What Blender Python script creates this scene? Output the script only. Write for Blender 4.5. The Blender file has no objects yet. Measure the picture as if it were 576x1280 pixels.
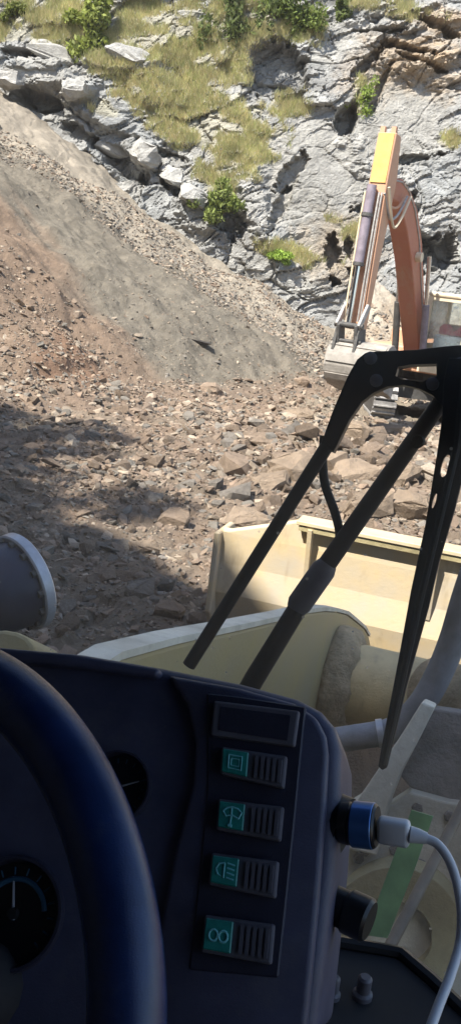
import bpy, bmesh, math, random
import numpy as np
from mathutils import Vector, Matrix
from mathutils.geometry import tessellate_polygon
random.seed(7); RNG = np.random.default_rng(7)
S = bpy.context.scene
C = S.collection
R = math.radians

# ------------------------------------------------------------------ camera
F, PITCH, ROLL, H = 1155.0, R(14.2), R(7.0), 3.0
FW = Vector((0, math.cos(PITCH), -math.sin(PITCH)))
UP0 = Vector((0, math.sin(PITCH), math.cos(PITCH)))
RT = math.cos(ROLL) * Vector((1, 0, 0)) + math.sin(ROLL) * UP0
UP = math.cos(ROLL) * UP0 - math.sin(ROLL) * Vector((1, 0, 0))
EYE = Vector((0, 0, H))
cd = bpy.data.cameras.new('camera')
cam = bpy.data.objects.new('camera', cd); C.objects.link(cam)
cd.sensor_fit = 'VERTICAL'; cd.sensor_height = 36; cd.lens = 36 * F / 1280
cd.clip_start = 0.02; cd.clip_end = 2000
cam.matrix_world = Matrix(((RT.x, UP.x, -FW.x, 0), (RT.y, UP.y, -FW.y, 0), (RT.z, UP.z, -FW.z, H), (0, 0, 0, 1)))
S.camera = cam

# ------------------------------------------------------------------ light
SUN_AZ, SUN_EL = R(40), R(52)          # light travels to the right and away from the camera
sdir = Vector((math.sin(SUN_AZ) * math.cos(SUN_EL), math.cos(SUN_AZ) * math.cos(SUN_EL), -math.sin(SUN_EL)))
ld = bpy.data.lights.new('sun', 'SUN'); ld.energy = 4.6; ld.angle = R(0.5); ld.color = (1, .95, .87)
sun = bpy.data.objects.new('sun', ld); C.objects.link(sun)
sun.rotation_euler = sdir.to_track_quat('-Z', 'Y').to_euler(); sun.location = (-20, -20, 40)
W = bpy.data.worlds.new('World'); S.world = W; W.use_nodes = True
nt = W.node_tree; sky = nt.nodes.new('ShaderNodeTexSky'); sky.sky_type = 'NISHITA'; sky.sun_disc = False
sky.sun_elevation = SUN_EL; sky.sun_rotation = math.atan2(-sdir.x, -sdir.y)
bg = nt.nodes['Background']; bg.inputs['Strength'].default_value = 0.12
nt.links.new(sky.outputs[0], bg.inputs[0])
S.view_settings.view_transform = 'Standard'; S.view_settings.look = 'None'
S.view_settings.exposure = 1.35; S.view_settings.gamma = 1
S.cycles.max_bounces = 8

# ------------------------------------------------------------------ where things stand
def ray(px, py): return (F * FW + (px - 288) * RT - (py - 640) * UP).normalized()
def D(px, py, d): return EYE + ray(px, py) * d                       # at a distance
def atz(px, py, z): v = ray(px, py); return EYE + v * ((z - H) / v.z)
def aty(px, py, y): v = ray(px, py); return EYE + v * (y / v.y)
def onplane(px, py, o, n): v = ray(px, py); return EYE + v * ((o - EYE).dot(n) / v.dot(n))
def project(p):
    q = Vector(p) - EYE; k = F / q.dot(FW); return 288 + k * q.dot(RT), 640 - k * q.dot(UP)
PSI = R(17)
LF = Vector((math.sin(PSI), math.cos(PSI), 0)); LR = Vector((math.cos(PSI), -math.sin(PSI), 0)); ZU = Vector((0, 0, 1))
def L(lat, fwd, z): return LR * lat + LF * fwd + ZU * z              # loader coordinates

# ------------------------------------------------------------------ materials
def mat(name, col, rough=.8, metal=0, var=.25, scale=6, bump=0, bscale=60, col2=None, attr=None, obj_var=0, spec=.5, wear=None):
    m = bpy.data.materials.new(name); m.use_nodes = True; n = m.node_tree; b = n.nodes['Principled BSDF']
    b.inputs['Roughness'].default_value = rough; b.inputs['Metallic'].default_value = metal
    b.inputs['Specular IOR Level'].default_value = spec
    tc = n.nodes.new('ShaderNodeTexCoord')
    nz = n.nodes.new('ShaderNodeTexNoise'); nz.inputs['Scale'].default_value = scale; nz.inputs['Detail'].default_value = 9
    nz.inputs['Roughness'].default_value = .65
    n.links.new(tc.outputs['Object'], nz.inputs['Vector'])
    mx = n.nodes.new('ShaderNodeMix'); mx.data_type = 'RGBA'
    c2 = col2 or tuple(c * (1 - var) for c in col)
    rmp = n.nodes.new('ShaderNodeMapRange'); rmp.inputs['From Min'].default_value = .35; rmp.inputs['From Max'].default_value = .65
    n.links.new(nz.outputs['Fac'], rmp.inputs['Value']); n.links.new(rmp.outputs[0], mx.inputs['Factor'])
    mx.inputs['A'].default_value = (*[min(1, c * (1 + var * .3)) for c in col], 1); mx.inputs['B'].default_value = (*c2, 1)
    out = mx.outputs['Result']
    for wc_, ws_, w0, w1, st_ in (wear or ()):                            # (colour, scale, threshold from, to, stretch): worn or dirty patches
        mp = n.nodes.new('ShaderNodeMapping'); mp.inputs['Scale'].default_value = st_; n.links.new(tc.outputs['Object'], mp.inputs[0])
        wz = n.nodes.new('ShaderNodeTexNoise'); wz.inputs['Scale'].default_value = ws_; wz.inputs['Detail'].default_value = 10; wz.inputs['Roughness'].default_value = .7; n.links.new(mp.outputs[0], wz.inputs['Vector'])
        wr_ = n.nodes.new('ShaderNodeMapRange'); wr_.inputs['From Min'].default_value = w0; wr_.inputs['From Max'].default_value = w1; wr_.inputs['To Max'].default_value = .85; n.links.new(wz.outputs['Fac'], wr_.inputs['Value'])
        wm = n.nodes.new('ShaderNodeMix'); wm.data_type = 'RGBA'; n.links.new(wr_.outputs[0], wm.inputs['Factor']); n.links.new(out, wm.inputs['A']); wm.inputs['B'].default_value = (*wc_, 1); out = wm.outputs['Result']
    def mul(a, bsock=None, val=None):
        k = n.nodes.new('ShaderNodeMix'); k.data_type = 'RGBA'; k.blend_type = 'MULTIPLY'; k.inputs['Factor'].default_value = 1
        n.links.new(a, k.inputs['A']); n.links.new(bsock, k.inputs['B']); return k.outputs['Result']
    if attr:
        at = n.nodes.new('ShaderNodeAttribute'); at.attribute_name = attr; out = mul(out, at.outputs['Color'])
    if obj_var:
        oi = n.nodes.new('ShaderNodeObjectInfo'); mr = n.nodes.new('ShaderNodeMapRange')
        mr.inputs['To Min'].default_value = 1 - obj_var; mr.inputs['To Max'].default_value = 1 + obj_var * .4
        n.links.new(oi.outputs['Random'], mr.inputs['Value']); out = mul(out, mr.outputs[0])
    n.links.new(out, b.inputs['Base Color'])
    if bump:
        bz = n.nodes.new('ShaderNodeTexNoise'); bz.inputs['Scale'].default_value = bscale; bz.inputs['Detail'].default_value = 8
        bz.inputs['Roughness'].default_value = .7
        n.links.new(tc.outputs['Object'], bz.inputs['Vector'])
        bu = n.nodes.new('ShaderNodeBump'); bu.inputs['Strength'].default_value = min(1, bump); bu.inputs['Distance'].default_value = 1.5 / bscale
        n.links.new(bz.outputs['Fac'], bu.inputs['Height']); n.links.new(bu.outputs[0], b.inputs['Normal'])
    return m
M = {}
M['cliff'] = mat('cliff_rock', (1, 1, 1), .95, var=.36, scale=1.6, bump=1, bscale=9, attr='Col', spec=.2)
M['soil'] = mat('quarry_soil', (1, 1, 1), .97, var=.3, scale=2.5, bump=1, bscale=30, attr='Col', spec=.15)
M['gravel'] = mat('broken_stone', (1, 1, 1), .95, var=.3, scale=7, bump=.7, bscale=40, attr='Col', spec=.2)
M['rock'] = mat('brown_rock', (.30, .226, .168), .95, var=.35, scale=5, bump=.8, bscale=30, obj_var=.45, spec=.2)
M['rock_grey'] = mat('grey_rock', (.255, .224, .192), .95, var=.35, scale=5, bump=.8, bscale=30, obj_var=.4, spec=.2)
M['slab'] = mat('tan_slab_rock', (.34, .26, .19), .95, var=.3, scale=4, bump=.9, bscale=22, obj_var=.2, spec=.2)
M['leaf'] = mat('shrub_leaf', (.12, .145, .055), .7, var=.4, scale=3, attr='Col')
M['grass'] = mat('dry_grass', (.62, .58, .39), .8, var=.3, scale=1.2, attr='Col')
M['green_tape'] = mat('green_tape', (.62, .80, .58), .5, var=.2, scale=20)
for k_ in ('leaf', 'grass', 'green_tape'):
    n = M[k_].node_tree; b = n.nodes['Principled BSDF']; tr = n.nodes.new('ShaderNodeBsdfTranslucent'); mx = n.nodes.new('ShaderNodeMixShader'); mx.inputs[0].default_value = .45
    n.links.new(b.inputs['Base Color'].links[0].from_socket, tr.inputs[0]); n.links.new(b.outputs[0], mx.inputs[1]); n.links.new(tr.outputs[0], mx.inputs[2]); n.links.new(mx.outputs[0], n.nodes['Material Output'].inputs[0])
M['bark'] = mat('bark', (.10, .08, .06), .9, var=.4, scale=8)
M['orange'] = mat('faded_orange_paint', (.54, .29, .17), .55, var=.35, scale=3, bump=.15, bscale=30, col2=(.52, .29, .18), wear=[((.48, .38, .28), 2.5, .52, .72, (1, 1, .4)), ((.16, .09, .06), 7, .64, .74, (1, 1, .3))])
M['shaded_orange'] = mat('shaded_orange_paint', (.40, .14, .085), .6, var=.35, scale=2, bump=.15, bscale=30, col2=(.44, .17, .09), wear=[((.42, .29, .2), 2.2, .55, .75, (1, 1, .3)), ((.12, .06, .04), 6, .64, .74, (1, 1, .3))])  # darker copy of the orange paint: shade of the boom's underside put in
M['lit_orange'] = mat('sunlit_orange_paint', (.66, .44, .13), .5, var=.25, scale=3)  # lighter, yellower copy of the orange: sun on the stick's front plate
M['cream_paint'] = mat('cream_cab_paint', (.72, .60, .42), .5, var=.2, scale=4)
M['steel'] = mat('worn_steel', (.42, .40, .38), .55, .3, var=.35, scale=8, bump=.3, bscale=40)
M['bucket_steel'] = mat('dusty_bucket_steel', (.34, .31, .275), .75, .1, var=.3, scale=6, bump=.4, bscale=40)
M['dark_steel'] = mat('dark_greasy_steel', (.09, .085, .08), .6, .2, var=.4, scale=8, bump=.3, bscale=40)
M['chrome'] = mat('chrome_rod', (.7, .7, .72), .18, 1, var=.08, scale=8)
M['barrel'] = mat('cylinder_barrel_paint', (.25, .21, .25), .5, 0, var=.3, scale=6)
M['loader_yellow'] = mat('dusty_loader_yellow', (.40, .305, .125), .6, var=.3, scale=2.6, bump=.2, bscale=50, col2=(.37, .30, .17), wear=[((.36, .28, .17), 4, .55, .75, (1, 1, .3)), ((.22, .17, .11), 11, .64, .74, (1, 1, .4))])
M['bucket_yellow'] = mat('worn_bucket_paint', (.56, .43, .245), .6, var=.18, scale=2.6, bump=.1, bscale=24, col2=(.50, .43, .33), wear=[((.33, .255, .165), 3.5, .56, .72, (1, 1, .35)), ((.28, .24, .19), 14, .66, .74, (1, 1, .5)), ((.33, .17, .08), 9, .70, .76, (1, 1, 1))])
M['tube_yellow'] = mat('scuffed_tube_yellow', (.66, .51, .27), .6, var=.3, scale=3, bump=.25, bscale=40, wear=[((.40, .31, .19), 6, .52, .72, (1, 1, .5))])
M['cream_plate'] = mat('dusty_cream_plate', (.78, .71, .57), .7, var=.28, scale=4, bump=.3, bscale=50, col2=(.54, .48, .37), wear=[((.36, .31, .23), 5, .56, .74, (1, 1, .6)), ((.2, .16, .12), 22, .66, .74, (1, 1, 1))])
M['olive_plate'] = mat('oily_olive_plate', (.40, .335, .18), .6, var=.4, scale=5, bump=.3, bscale=50)
M['mud'] = mat('dried_mud', (.78, .60, .38), 1, var=.3, scale=14, bump=1, bscale=22, spec=.1)
M['grime_shade'] = mat('greasy_dust_shade', (.30, .265, .24), .9, var=.5, scale=6, bump=.6, bscale=40)  # dusty grey, darkened to carry the web plate's shade; bolts share it
M['hose'] = mat('dusty_grey_hose', (.27, .27, .29), .6, var=.25, scale=12, bump=.2, bscale=80)
M['lamp_shell'] = mat('dark_lamp_shell', (.022, .028, .06), .42, var=.35, scale=6, spec=.3)
M['lamp_rim'] = mat('pale_lamp_rim', (.5, .51, .55), .4, .2, var=.25, scale=12)
M['dash'] = mat('dark_dash_plastic', (.085, .088, .145), .42, var=.25, scale=20, bump=.25, bscale=700, wear=[((.15, .145, .17), 14, .52, .8, (1, 1, 1)), ((.2, .19, .19), 160, .66, .74, (1, 1, 1))])  # blue of the sky light is put into the plastic colour
M['dash_dark'] = mat('black_dash_recess', (.035, .035, .06), .5, var=.25, scale=20, bump=.2, bscale=600)
M['switch'] = mat('charcoal_switch_plastic', (.14, .135, .16), .45, var=.2, scale=60)
M['lens'] = mat('teal_switch_lens', (.03, .31, .26), .3, var=.25, scale=120)
M['symbol'] = mat('pale_teal_print', (.22, .66, .68), .5, var=.1)
M['dial'] = mat('black_dial', (.008, .008, .011), .35, var=.2)
M['dialmark'] = mat('dim_blue_print', (.03, .10, .17), .5, var=.2)
M['dialwhite'] = mat('white_needle_paint', (.35, .35, .38), .5, var=.1)
M['rubber'] = mat('blue_sheen_rubber_grip', (.016, .034, .115), .24, var=.2, scale=40, bump=.15, bscale=900, wear=[((.06, .075, .13), 12, .52, .75, (1, 1, 1))])  # blue sky sheen put into the rubber's own colour
M['wiper'] = mat('black_wiper_paint', (.012, .011, .013), .45, var=.4, scale=25, bump=.1, bscale=200)
M['wiper_rubber'] = mat('wiper_rubber', (.01, .01, .01), .7, var=.3, scale=25)
M['white_plastic'] = mat('white_plastic', (.84, .86, .9), .35, var=.06, scale=30)
M['black_plastic'] = mat('black_plastic', (.02, .02, .022), .35, var=.2, scale=30)
M['sky_sheen'] = mat('blue_sky_sheen_metal', (.08, .2, .5), .28, .4, var=.1)  # sky reflection on the charger, put in as blue colour
M['cab'] = mat('dark_cab_trim', (.02, .02, .024), .7, var=.3, scale=8)
M['brown_paint'] = mat('brown_bar_paint', (.30, .22, .15), .6, var=.3, scale=20)
M['red_cloth'] = mat('red_cloth', (.62, .09, .15), .8, var=.25, scale=8)
M['crescent_shade'] = mat('dark_crescent_shade', (.05, .042, .036), .9, var=.4, scale=6, bump=.6, bscale=30)  # shade under a small scarp lip, put in as a dark strip

def glass(name, tint=(1, 1, 1), dust_veil=.0, spec=1.0):
    m = bpy.data.materials.new(name); m.use_nodes = True; n = m.node_tree; n.nodes.clear()
    o = n.nodes.new('ShaderNodeOutputMaterial'); t = n.nodes.new('ShaderNodeBsdfTransparent'); t.inputs[0].default_value = (*tint, 1)
    g = n.nodes.new('ShaderNodeBsdfGlossy'); g.inputs['Roughness'].default_value = .02
    fr = n.nodes.new('ShaderNodeFresnel'); fr.inputs[0].default_value = 1.35
    sc = n.nodes.new('ShaderNodeMath'); sc.operation = 'MULTIPLY'; sc.inputs[1].default_value = spec
    n.links.new(fr.outputs[0], sc.inputs[0])
    m1 = n.nodes.new('ShaderNodeMixShader'); n.links.new(sc.outputs[0], m1.inputs[0]); n.links.new(t.outputs[0], m1.inputs[1]); n.links.new(g.outputs[0], m1.inputs[2])
    last = m1
    if dust_veil:
        tc = n.nodes.new('ShaderNodeTexCoord')
        nz = n.nodes.new('ShaderNodeTexNoise'); nz.inputs['Scale'].default_value = 5; nz.inputs['Detail'].default_value = 8; nz.inputs['Roughness'].default_value = .65
        n.links.new(tc.outputs['Object'], nz.inputs['Vector'])
        vo = n.nodes.new('ShaderNodeTexVoronoi'); vo.inputs['Scale'].default_value = 55; n.links.new(tc.outputs['Object'], vo.inputs['Vector'])
        lt = n.nodes.new('ShaderNodeMath'); lt.operation = 'LESS_THAN'; lt.inputs[1].default_value = .09; n.links.new(vo.outputs['Distance'], lt.inputs[0])
        wn = n.nodes.new('ShaderNodeSeparateColor'); n.links.new(vo.outputs['Color'], wn.inputs[0])
        gt = n.nodes.new('ShaderNodeMath'); gt.operation = 'GREATER_THAN'; gt.inputs[1].default_value = .8; n.links.new(wn.outputs[0], gt.inputs[0])
        sp = n.nodes.new('ShaderNodeMath'); sp.operation = 'MULTIPLY'; n.links.new(lt.outputs[0], sp.inputs[0]); n.links.new(gt.outputs[0], sp.inputs[1])
        s2 = n.nodes.new('ShaderNodeMath'); s2.operation = 'MULTIPLY'; s2.inputs[1].default_value = .28; n.links.new(sp.outputs[0], s2.inputs[0])
        ma = n.nodes.new('ShaderNodeMath'); ma.operation = 'MULTIPLY_ADD'; ma.inputs[1].default_value = dust_veil; n.links.new(nz.outputs['Fac'], ma.inputs[0]); n.links.new(s2.outputs[0], ma.inputs[2])
        tr = n.nodes.new('ShaderNodeBsdfTranslucent'); tr.inputs[0].default_value = (.8, .78, .74, 1)
        m2 = n.nodes.new('ShaderNodeMixShader'); n.links.new(ma.outputs[0], m2.inputs[0]); n.links.new(m1.outputs[0], m2.inputs[1]); n.links.new(tr.outputs[0], m2.inputs[2]); last = m2
    n.links.new(last.outputs[0], o.inputs[0]); return m
M['windscreen'] = glass('dusty_windscreen_glass', (.985, .99, .985), dust_veil=.075, spec=.55)
M['cab_glass'] = glass('excavator_cab_glass', (.86, .93, .96), dust_veil=.5, spec=1.0)  # strong translucent veil put in to brighten the cab window

# ------------------------------------------------------------------ objects
ORG = {}
def put(o, label=None, cat=None, group=None, kind=None):
    for k, v in (('label', label), ('category', cat), ('group', group), ('kind', kind)):
        if v: o[k] = v
    return o
def thing(name, label, cat, loc, group=None):
    o = bpy.data.objects.new(name, None); C.objects.link(o); o.location = loc; o.empty_display_size = .2
    ORG[o.name] = Vector(loc); return put(o, label, cat, group)
def obj(name, bm, m, parent=None, smooth=False, loc=None):
    """links a bmesh given in world coordinates; origin = the thing's base"""
    org = ORG[parent.name] if parent else Vector(loc or (0, 0, 0))
    bmesh.ops.recalc_face_normals(bm, faces=bm.faces)
    me = bpy.data.meshes.new(name); bmesh.ops.translate(bm, verts=bm.verts, vec=-org)
    for f in bm.faces: f.smooth = smooth
    bm.to_mesh(me); bm.free(); me.materials.append(m)
    o = bpy.data.objects.new(name, me); C.objects.link(o)
    if parent: o.parent = parent
    else: o.location = org
    ORG[o.name] = org
    if smooth: me.set_sharp_from_angle(angle=R(40))
    return o
def BM(): return bmesh.new()
def bev(bm, w, seg=2):
    bmesh.ops.remove_doubles(bm, verts=bm.verts, dist=1e-6)
    es = [e for e in bm.edges if len(e.link_faces) == 2 and e.calc_face_angle(0) > R(28)]
    bmesh.ops.bevel(bm, geom=es, offset=w, segments=seg, profile=.5, affect='EDGES', clamp_overlap=True); return bm
def box(bm, c, sx, sy, sz, ax=None):
    X, Y, Z = ax or (Vector((1, 0, 0)), Vector((0, 1, 0)), ZU); c = Vector(c)
    v = [bm.verts.new(c + X * (i * sx / 2) + Y * (j * sy / 2) + Z * (k * sz / 2)) for i in (-1, 1) for j in (-1, 1) for k in (-1, 1)]
    for f in ((0, 1, 3, 2), (4, 6, 7, 5), (0, 4, 5, 1), (2, 3, 7, 6), (0, 2, 6, 4), (1, 5, 7, 3)): bm.faces.new([v[i] for i in f])
    return bm
def smoothpath(pts, n=8):
    pts = [Vector(p) for p in pts]; out = []
    P = [2 * pts[0] - pts[1]] + pts + [2 * pts[-1] - pts[-2]]
    for i in range(1, len(P) - 2):
        a, b, c, d = P[i - 1:i + 3]
        for k in range(n):
            t = k / n
            out.append(.5 * (2 * b + (c - a) * t + (2 * a - 5 * b + 4 * c - d) * t * t + (3 * b - a - 3 * c + d) * t ** 3))
    return out + [pts[-1]]
def tube(bm, pts, r, seg=12, caps=True):
    pts = [Vector(p) for p in pts]; n = len(pts); rs = r if hasattr(r, '__len__') else [r] * n
    t0 = (pts[1] - pts[0]).normalized(); a = t0.orthogonal().normalized(); rings = []
    for i, p in enumerate(pts):
        t = (pts[min(i + 1, n - 1)] - pts[max(i - 1, 0)]).normalized()
        a = (a - t * a.dot(t)).normalized(); b = t.cross(a)
        rings.append([bm.verts.new(p + (a * math.cos(2 * math.pi * k / seg) + b * math.sin(2 * math.pi * k / seg)) * rs[i]) for k in range(seg)])
    for A, B in zip(rings, rings[1:]):
        for k in range(seg): bm.faces.new((A[k], A[(k + 1) % seg], B[(k + 1) % seg], B[k]))
    if caps: bm.faces.new(rings[0]); bm.faces.new(rings[-1][::-1])
    return bm
def lathe(bm, o, axis, prof, seg=28):
    """prof: (height, radius) along axis, closed at both ends when radius 0"""
    o = Vector(o); ax = Vector(axis).normalized(); a = ax.orthogonal().normalized(); b = ax.cross(a); rings = []
    for h, r in prof:
        if r < 1e-6: rings.append([bm.verts.new(o + ax * h)])
        else: rings.append([bm.verts.new(o + ax * h + (a * math.cos(2 * math.pi * k / seg) + b * math.sin(2 * math.pi * k / seg)) * r) for k in range(seg)])
    for A, B in zip(rings, rings[1:]):
        for k in range(seg):
            k2 = (k + 1) % seg
            if len(A) == 1 and len(B) == 1: continue
            if len(A) == 1: bm.faces.new((A[0], B[k2], B[k]))
            elif len(B) == 1: bm.faces.new((A[k], A[k2], B[0]))
            else: bm.faces.new((A[k], A[k2], B[k2], B[k]))
    return bm
def prism(bm, pts, vec, holes=()):
    loops = [[Vector(p) for p in pts]] + [[Vector(p) for p in h] for h in holes]; vec = Vector(vec)
    fr = [bm.verts.new(p) for lp in loops for p in lp]; bk = [bm.verts.new(p + vec) for lp in loops for p in lp]
    if holes:
        for t in tessellate_polygon(loops):
            try: bm.faces.new([fr[i] for i in t]); bm.faces.new([bk[i] for i in reversed(t)])
            except ValueError: pass
    else: bm.faces.new(fr); bm.faces.new(bk[::-1])
    k = 0
    for lp in loops:
        m = len(lp)
        for i in range(m): j = (i + 1) % m; bm.faces.new((fr[k + i], bk[k + i], bk[k + j], fr[k + j]))
        k += m
    return bm

# ------------------------------------------------------------------ noise
def hsh(i, j, s):
    n = (i.astype(np.int64) * 374761393 + j.astype(np.int64) * 668265263 + int(s) * 1274126177) & 0xffffffff
    n = ((n ^ (n >> 13)) * 1274126177) & 0xffffffff; n = ((n ^ (n >> 16)) * 2246822519) & 0xffffffff
    return ((n ^ (n >> 15)) & 0xffffff) / float(0xffffff)
def vnoise(x, y, s):
    xi, yi = np.floor(x), np.floor(y); u, v = x - xi, y - yi; u = u * u * (3 - 2 * u); v = v * v * (3 - 2 * v)
    return (hsh(xi, yi, s) * (1 - u) + hsh(xi + 1, yi, s) * u) * (1 - v) + (hsh(xi, yi + 1, s) * (1 - u) + hsh(xi + 1, yi + 1, s) * u) * v
def fbm(x, y, s, o=5, g=.5):
    t = 0; a = 1; n = 0
    for k in range(o): t = t + a * (vnoise(x, y, s + k * 17) - .5); n += a; a *= g; x = x * 2.03 + 5.1; y = y * 2.03 - 3.7
    return t / n * 2
def facets(u, v, s, tilt=1.0):
    """broken rock: every cell is a tilted flat facet at its own depth. returns depth (0..1 about), edge distance, cell tint"""
    ui, vi = np.floor(u), np.floor(v); d1 = np.full(u.shape, 9.); d2 = np.full(u.shape, 9.); dep = np.zeros(u.shape); tint = np.zeros(u.shape)
    for a in (-1, 0, 1):
        for b in (-1, 0, 1):
            ci, cj = ui + a, vi + b; cx = ci + .5 + .9 * (hsh(ci, cj, s) - .5); cy = cj + .5 + .9 * (hsh(ci, cj, s + 1) - .5)
            d = np.hypot(u - cx, v - cy); near = d < d1
            d2 = np.where(near, d1, np.minimum(d2, d)); d1 = np.where(near, d, d1)
            val = hsh(ci, cj, s + 2) + tilt * ((hsh(ci, cj, s + 3) - .5) * (u - cx) + (hsh(ci, cj, s + 4) - .5) * (v - cy))
            dep = np.where(near, val, dep); tint = np.where(near, hsh(ci, cj, s + 5), tint)
    return dep, d2 - d1, tint
def sstep(a, b, x): t = np.clip((x - a) / (b - a), 0, 1); return t * t * (3 - 2 * t)
def grid_mesh(name, X, Y, Z, col, m, smooth=False):
    nv, nu = X.shape; co = np.stack([X, Y, Z], -1).reshape(-1, 3).astype(np.float32)
    i = np.arange(nv * nu).reshape(nv, nu); q = np.stack([i[:-1, :-1], i[:-1, 1:], i[1:, 1:], i[1:, :-1]], -1).reshape(-1, 4)
    return raw_mesh(name, co, q, col.reshape(-1, 3), m, smooth)
def raw_mesh(name, co, faces, col, m, smooth=False):
    me = bpy.data.meshes.new(name); k = faces.shape[1]; me.vertices.add(len(co)); me.vertices.foreach_set('co', np.ascontiguousarray(co, dtype=np.float32).ravel())
    me.loops.add(faces.size); me.loops.foreach_set('vertex_index', faces.ravel().astype(np.int32)); me.polygons.add(len(faces))
    me.polygons.foreach_set('loop_start', np.arange(len(faces), dtype=np.int32) * k)
    me.polygons.foreach_set('loop_total', np.full(len(faces), k, dtype=np.int32)) if bpy.app.version < (4, 1) else None
    me.update(calc_edges=True)
    if col is not None:
        at = me.color_attributes.new('Col', 'FLOAT_COLOR', 'POINT'); at.data.foreach_set('color', np.c_[col, np.ones(len(col))].astype(np.float32).ravel())
    me.polygons.foreach_set('use_smooth', np.full(len(faces), smooth)); me.materials.append(m)
    o = bpy.data.objects.new(name, me); C.objects.link(o); return o
def graded(a, b, lo, hi, fine, coarse):
    """grid lines: fine between lo and hi, coarser outside"""
    return np.unique(np.concatenate([np.arange(a, lo, coarse), np.arange(lo, hi, fine), np.arange(hi, b + coarse, coarse)]))
def mixc(base, c, w): return base * (1 - w[..., None]) + np.array(c) * w[..., None]

# ------------------------------------------------------------------ ground shapes
T0 = np.array([-4.45, 18.85]); SN = np.array([-.819, .574])            # toe of the spoil slope and its uphill direction
def softplus(s, k=.55): return k * np.log1p(np.exp(np.clip(s / k, -40, 40)))
def floor_z(x, y):
    z = fbm(x * .35, y * .35, 3, 4) * .14 + fbm(x * 1.6, y * 1.6, 9, 3) * .06
    z = z + .55 * np.exp(-(((x - 2.3) / 2.6) ** 2 + ((y - 15.5) / 3.2) ** 2))       # heap of slabs ahead of the bucket
    a_, _, _ = facets(x * 2.6, y * 2.6, 501, 1.3); b_, _, _ = facets(x * 6.5 + .3 * y, y * 6.5, 507, 1.3)
    return z - .12 + a_ * .085 + b_ * .045
def scree_s(x, y): return (x - T0[0]) * SN[0] + (y - T0[1]) * SN[1]
def scree_z(x, y):
    s = scree_s(x, y) + fbm(x * .45, y * .45, 55, 4) * .9; t = (x - T0[0]) * SN[1] - (y - T0[1]) * SN[0]
    z = .555 * softplus(s, .5) - .5 * sstep(-.2, -2.5, s) - .06
    z = z + fbm(x * .25 + 3, y * .25, 21, 3) * .35 * sstep(0, 3, s)
    # slumped brown lobe on the left, with a small scarp at its foot
    lobe = sstep(.25, -.25, (t - 3.6) + .5 * np.sin(s * .9) + fbm(x * .8, y * .8, 61, 3) * .4) * sstep(.9, 1.25, s + fbm(x, y, 71, 3) * .3) * sstep(8.5, 5, s)
    z = z + lobe * .22
    z = z + fbm(x * 1.1, y * 1.1, 27, 5, .55) * .16 * sstep(-.5, 1, s) + fbm(t * 1.8, s * .35, 33, 3) * .07 * sstep(.5, 3, s) + facets(x * 4, y * 4, 511, 1.3)[0] * .04
    return z
def talus_z(x, y):
    return .62 * softplus(y - 30.0 - .5 * np.sin(x * 1.3), .4) + facets(x * 3, y * 3, 521, 1.3)[0] * .07 - .45 * sstep(30, 28.5, y) + fbm(x * .9, y * .9, 41, 5, .55) * .42 - 4.5 * sstep(4.2, 1.6, x) - .08
def ground_z(x, y): return np.maximum(np.maximum(floor_z(x, y), scree_z(x, y)), talus_z(x, y))
def gz(x, y): return float(ground_z(np.array([x], float), np.array([y], float))[0])
def hit_ground(px, py):
    v = ray(px, py); t = 3.
    while t < 60:
        p = EYE + v * t
        if gz(p.x, p.y) >= p.z: return p
        t += .04
    return EYE + v * 34

BROWN = (.272, .2, .148); GREY = (.212, .185, .147); PALE = (.37, .32, .255); DUSK = (.30, .265, .23)
# floor
xs = graded(-160, 160, -8, 8, .05, 4); ys = np.unique(np.r_[graded(-120, 22, 6, 22, .05, 4), graded(22, 160, 22, 31, .08, 4)])
X, Y = np.meshgrid(xs, ys); Zf = floor_z(X, Y)
n1 = fbm(X * .3, Y * .3, 5, 4); n2 = fbm(X * 1.2, Y * 1.2, 15, 4)
col = np.broadcast_to(np.array(BROWN), X.shape + (3,)).copy()
col = mixc(col, (.262, .206, .156), sstep(-.2, .4, n1)); col = mixc(col, GREY, sstep(.0, .5, n2) * .5)
col = mixc(col, (.27, .225, .172), sstep(18.5, 21, Y) * sstep(.5, 2, X))
put(grid_mesh('quarry_floor', X, Y, Zf, col, M['soil']), 'brown and grey rubble strewn quarry floor', 'ground', kind='structure')
# spoil slope
xs = graded(-30, 12, -11, 5, .07, .6); ys = graded(12, 40, 16, 36, .07, .6)
X, Y = np.meshgrid(xs, ys); Zs = scree_z(X, Y); s = scree_s(X, Y); t = (X - T0[0]) * SN[1] - (Y - T0[1]) * SN[0]
nn = fbm(X * .5, Y * .5, 25, 5); n2 = fbm(t * 1.4, s * .3, 35, 4); n3 = fbm(X * 2.5, Y * 2.5, 37, 3)
col = np.broadcast_to(np.array(GREY), X.shape + (3,)).copy()
wb = sstep(5.2, 3.6, t + nn * 1.6 + n2 * .8 - .12 * s); col = mixc(col, (.252, .182, .132), wb)
col = mixc(col, (.27, .165, .108), wb * sstep(.05, .45, nn) * .8)
col = mixc(col, PALE, sstep(31.1, 31.6, Y + nn * .9 + n3 * .4 + .22 * (X + 3)) * .9)
col = mixc(col, (.175, .158, .13), sstep(.1, .5, n2) * .5 * (1 - wb))
col = mixc(col, BROWN, sstep(.6, -.2, s + nn * .5) * .8); col *= (1 + n3 * .12)[..., None]
put(grid_mesh('spoil_slope', X, Y, Zs, col, M['soil']), 'sloping bank of grey and brown loose spoil', 'slope', kind='structure')
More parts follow.
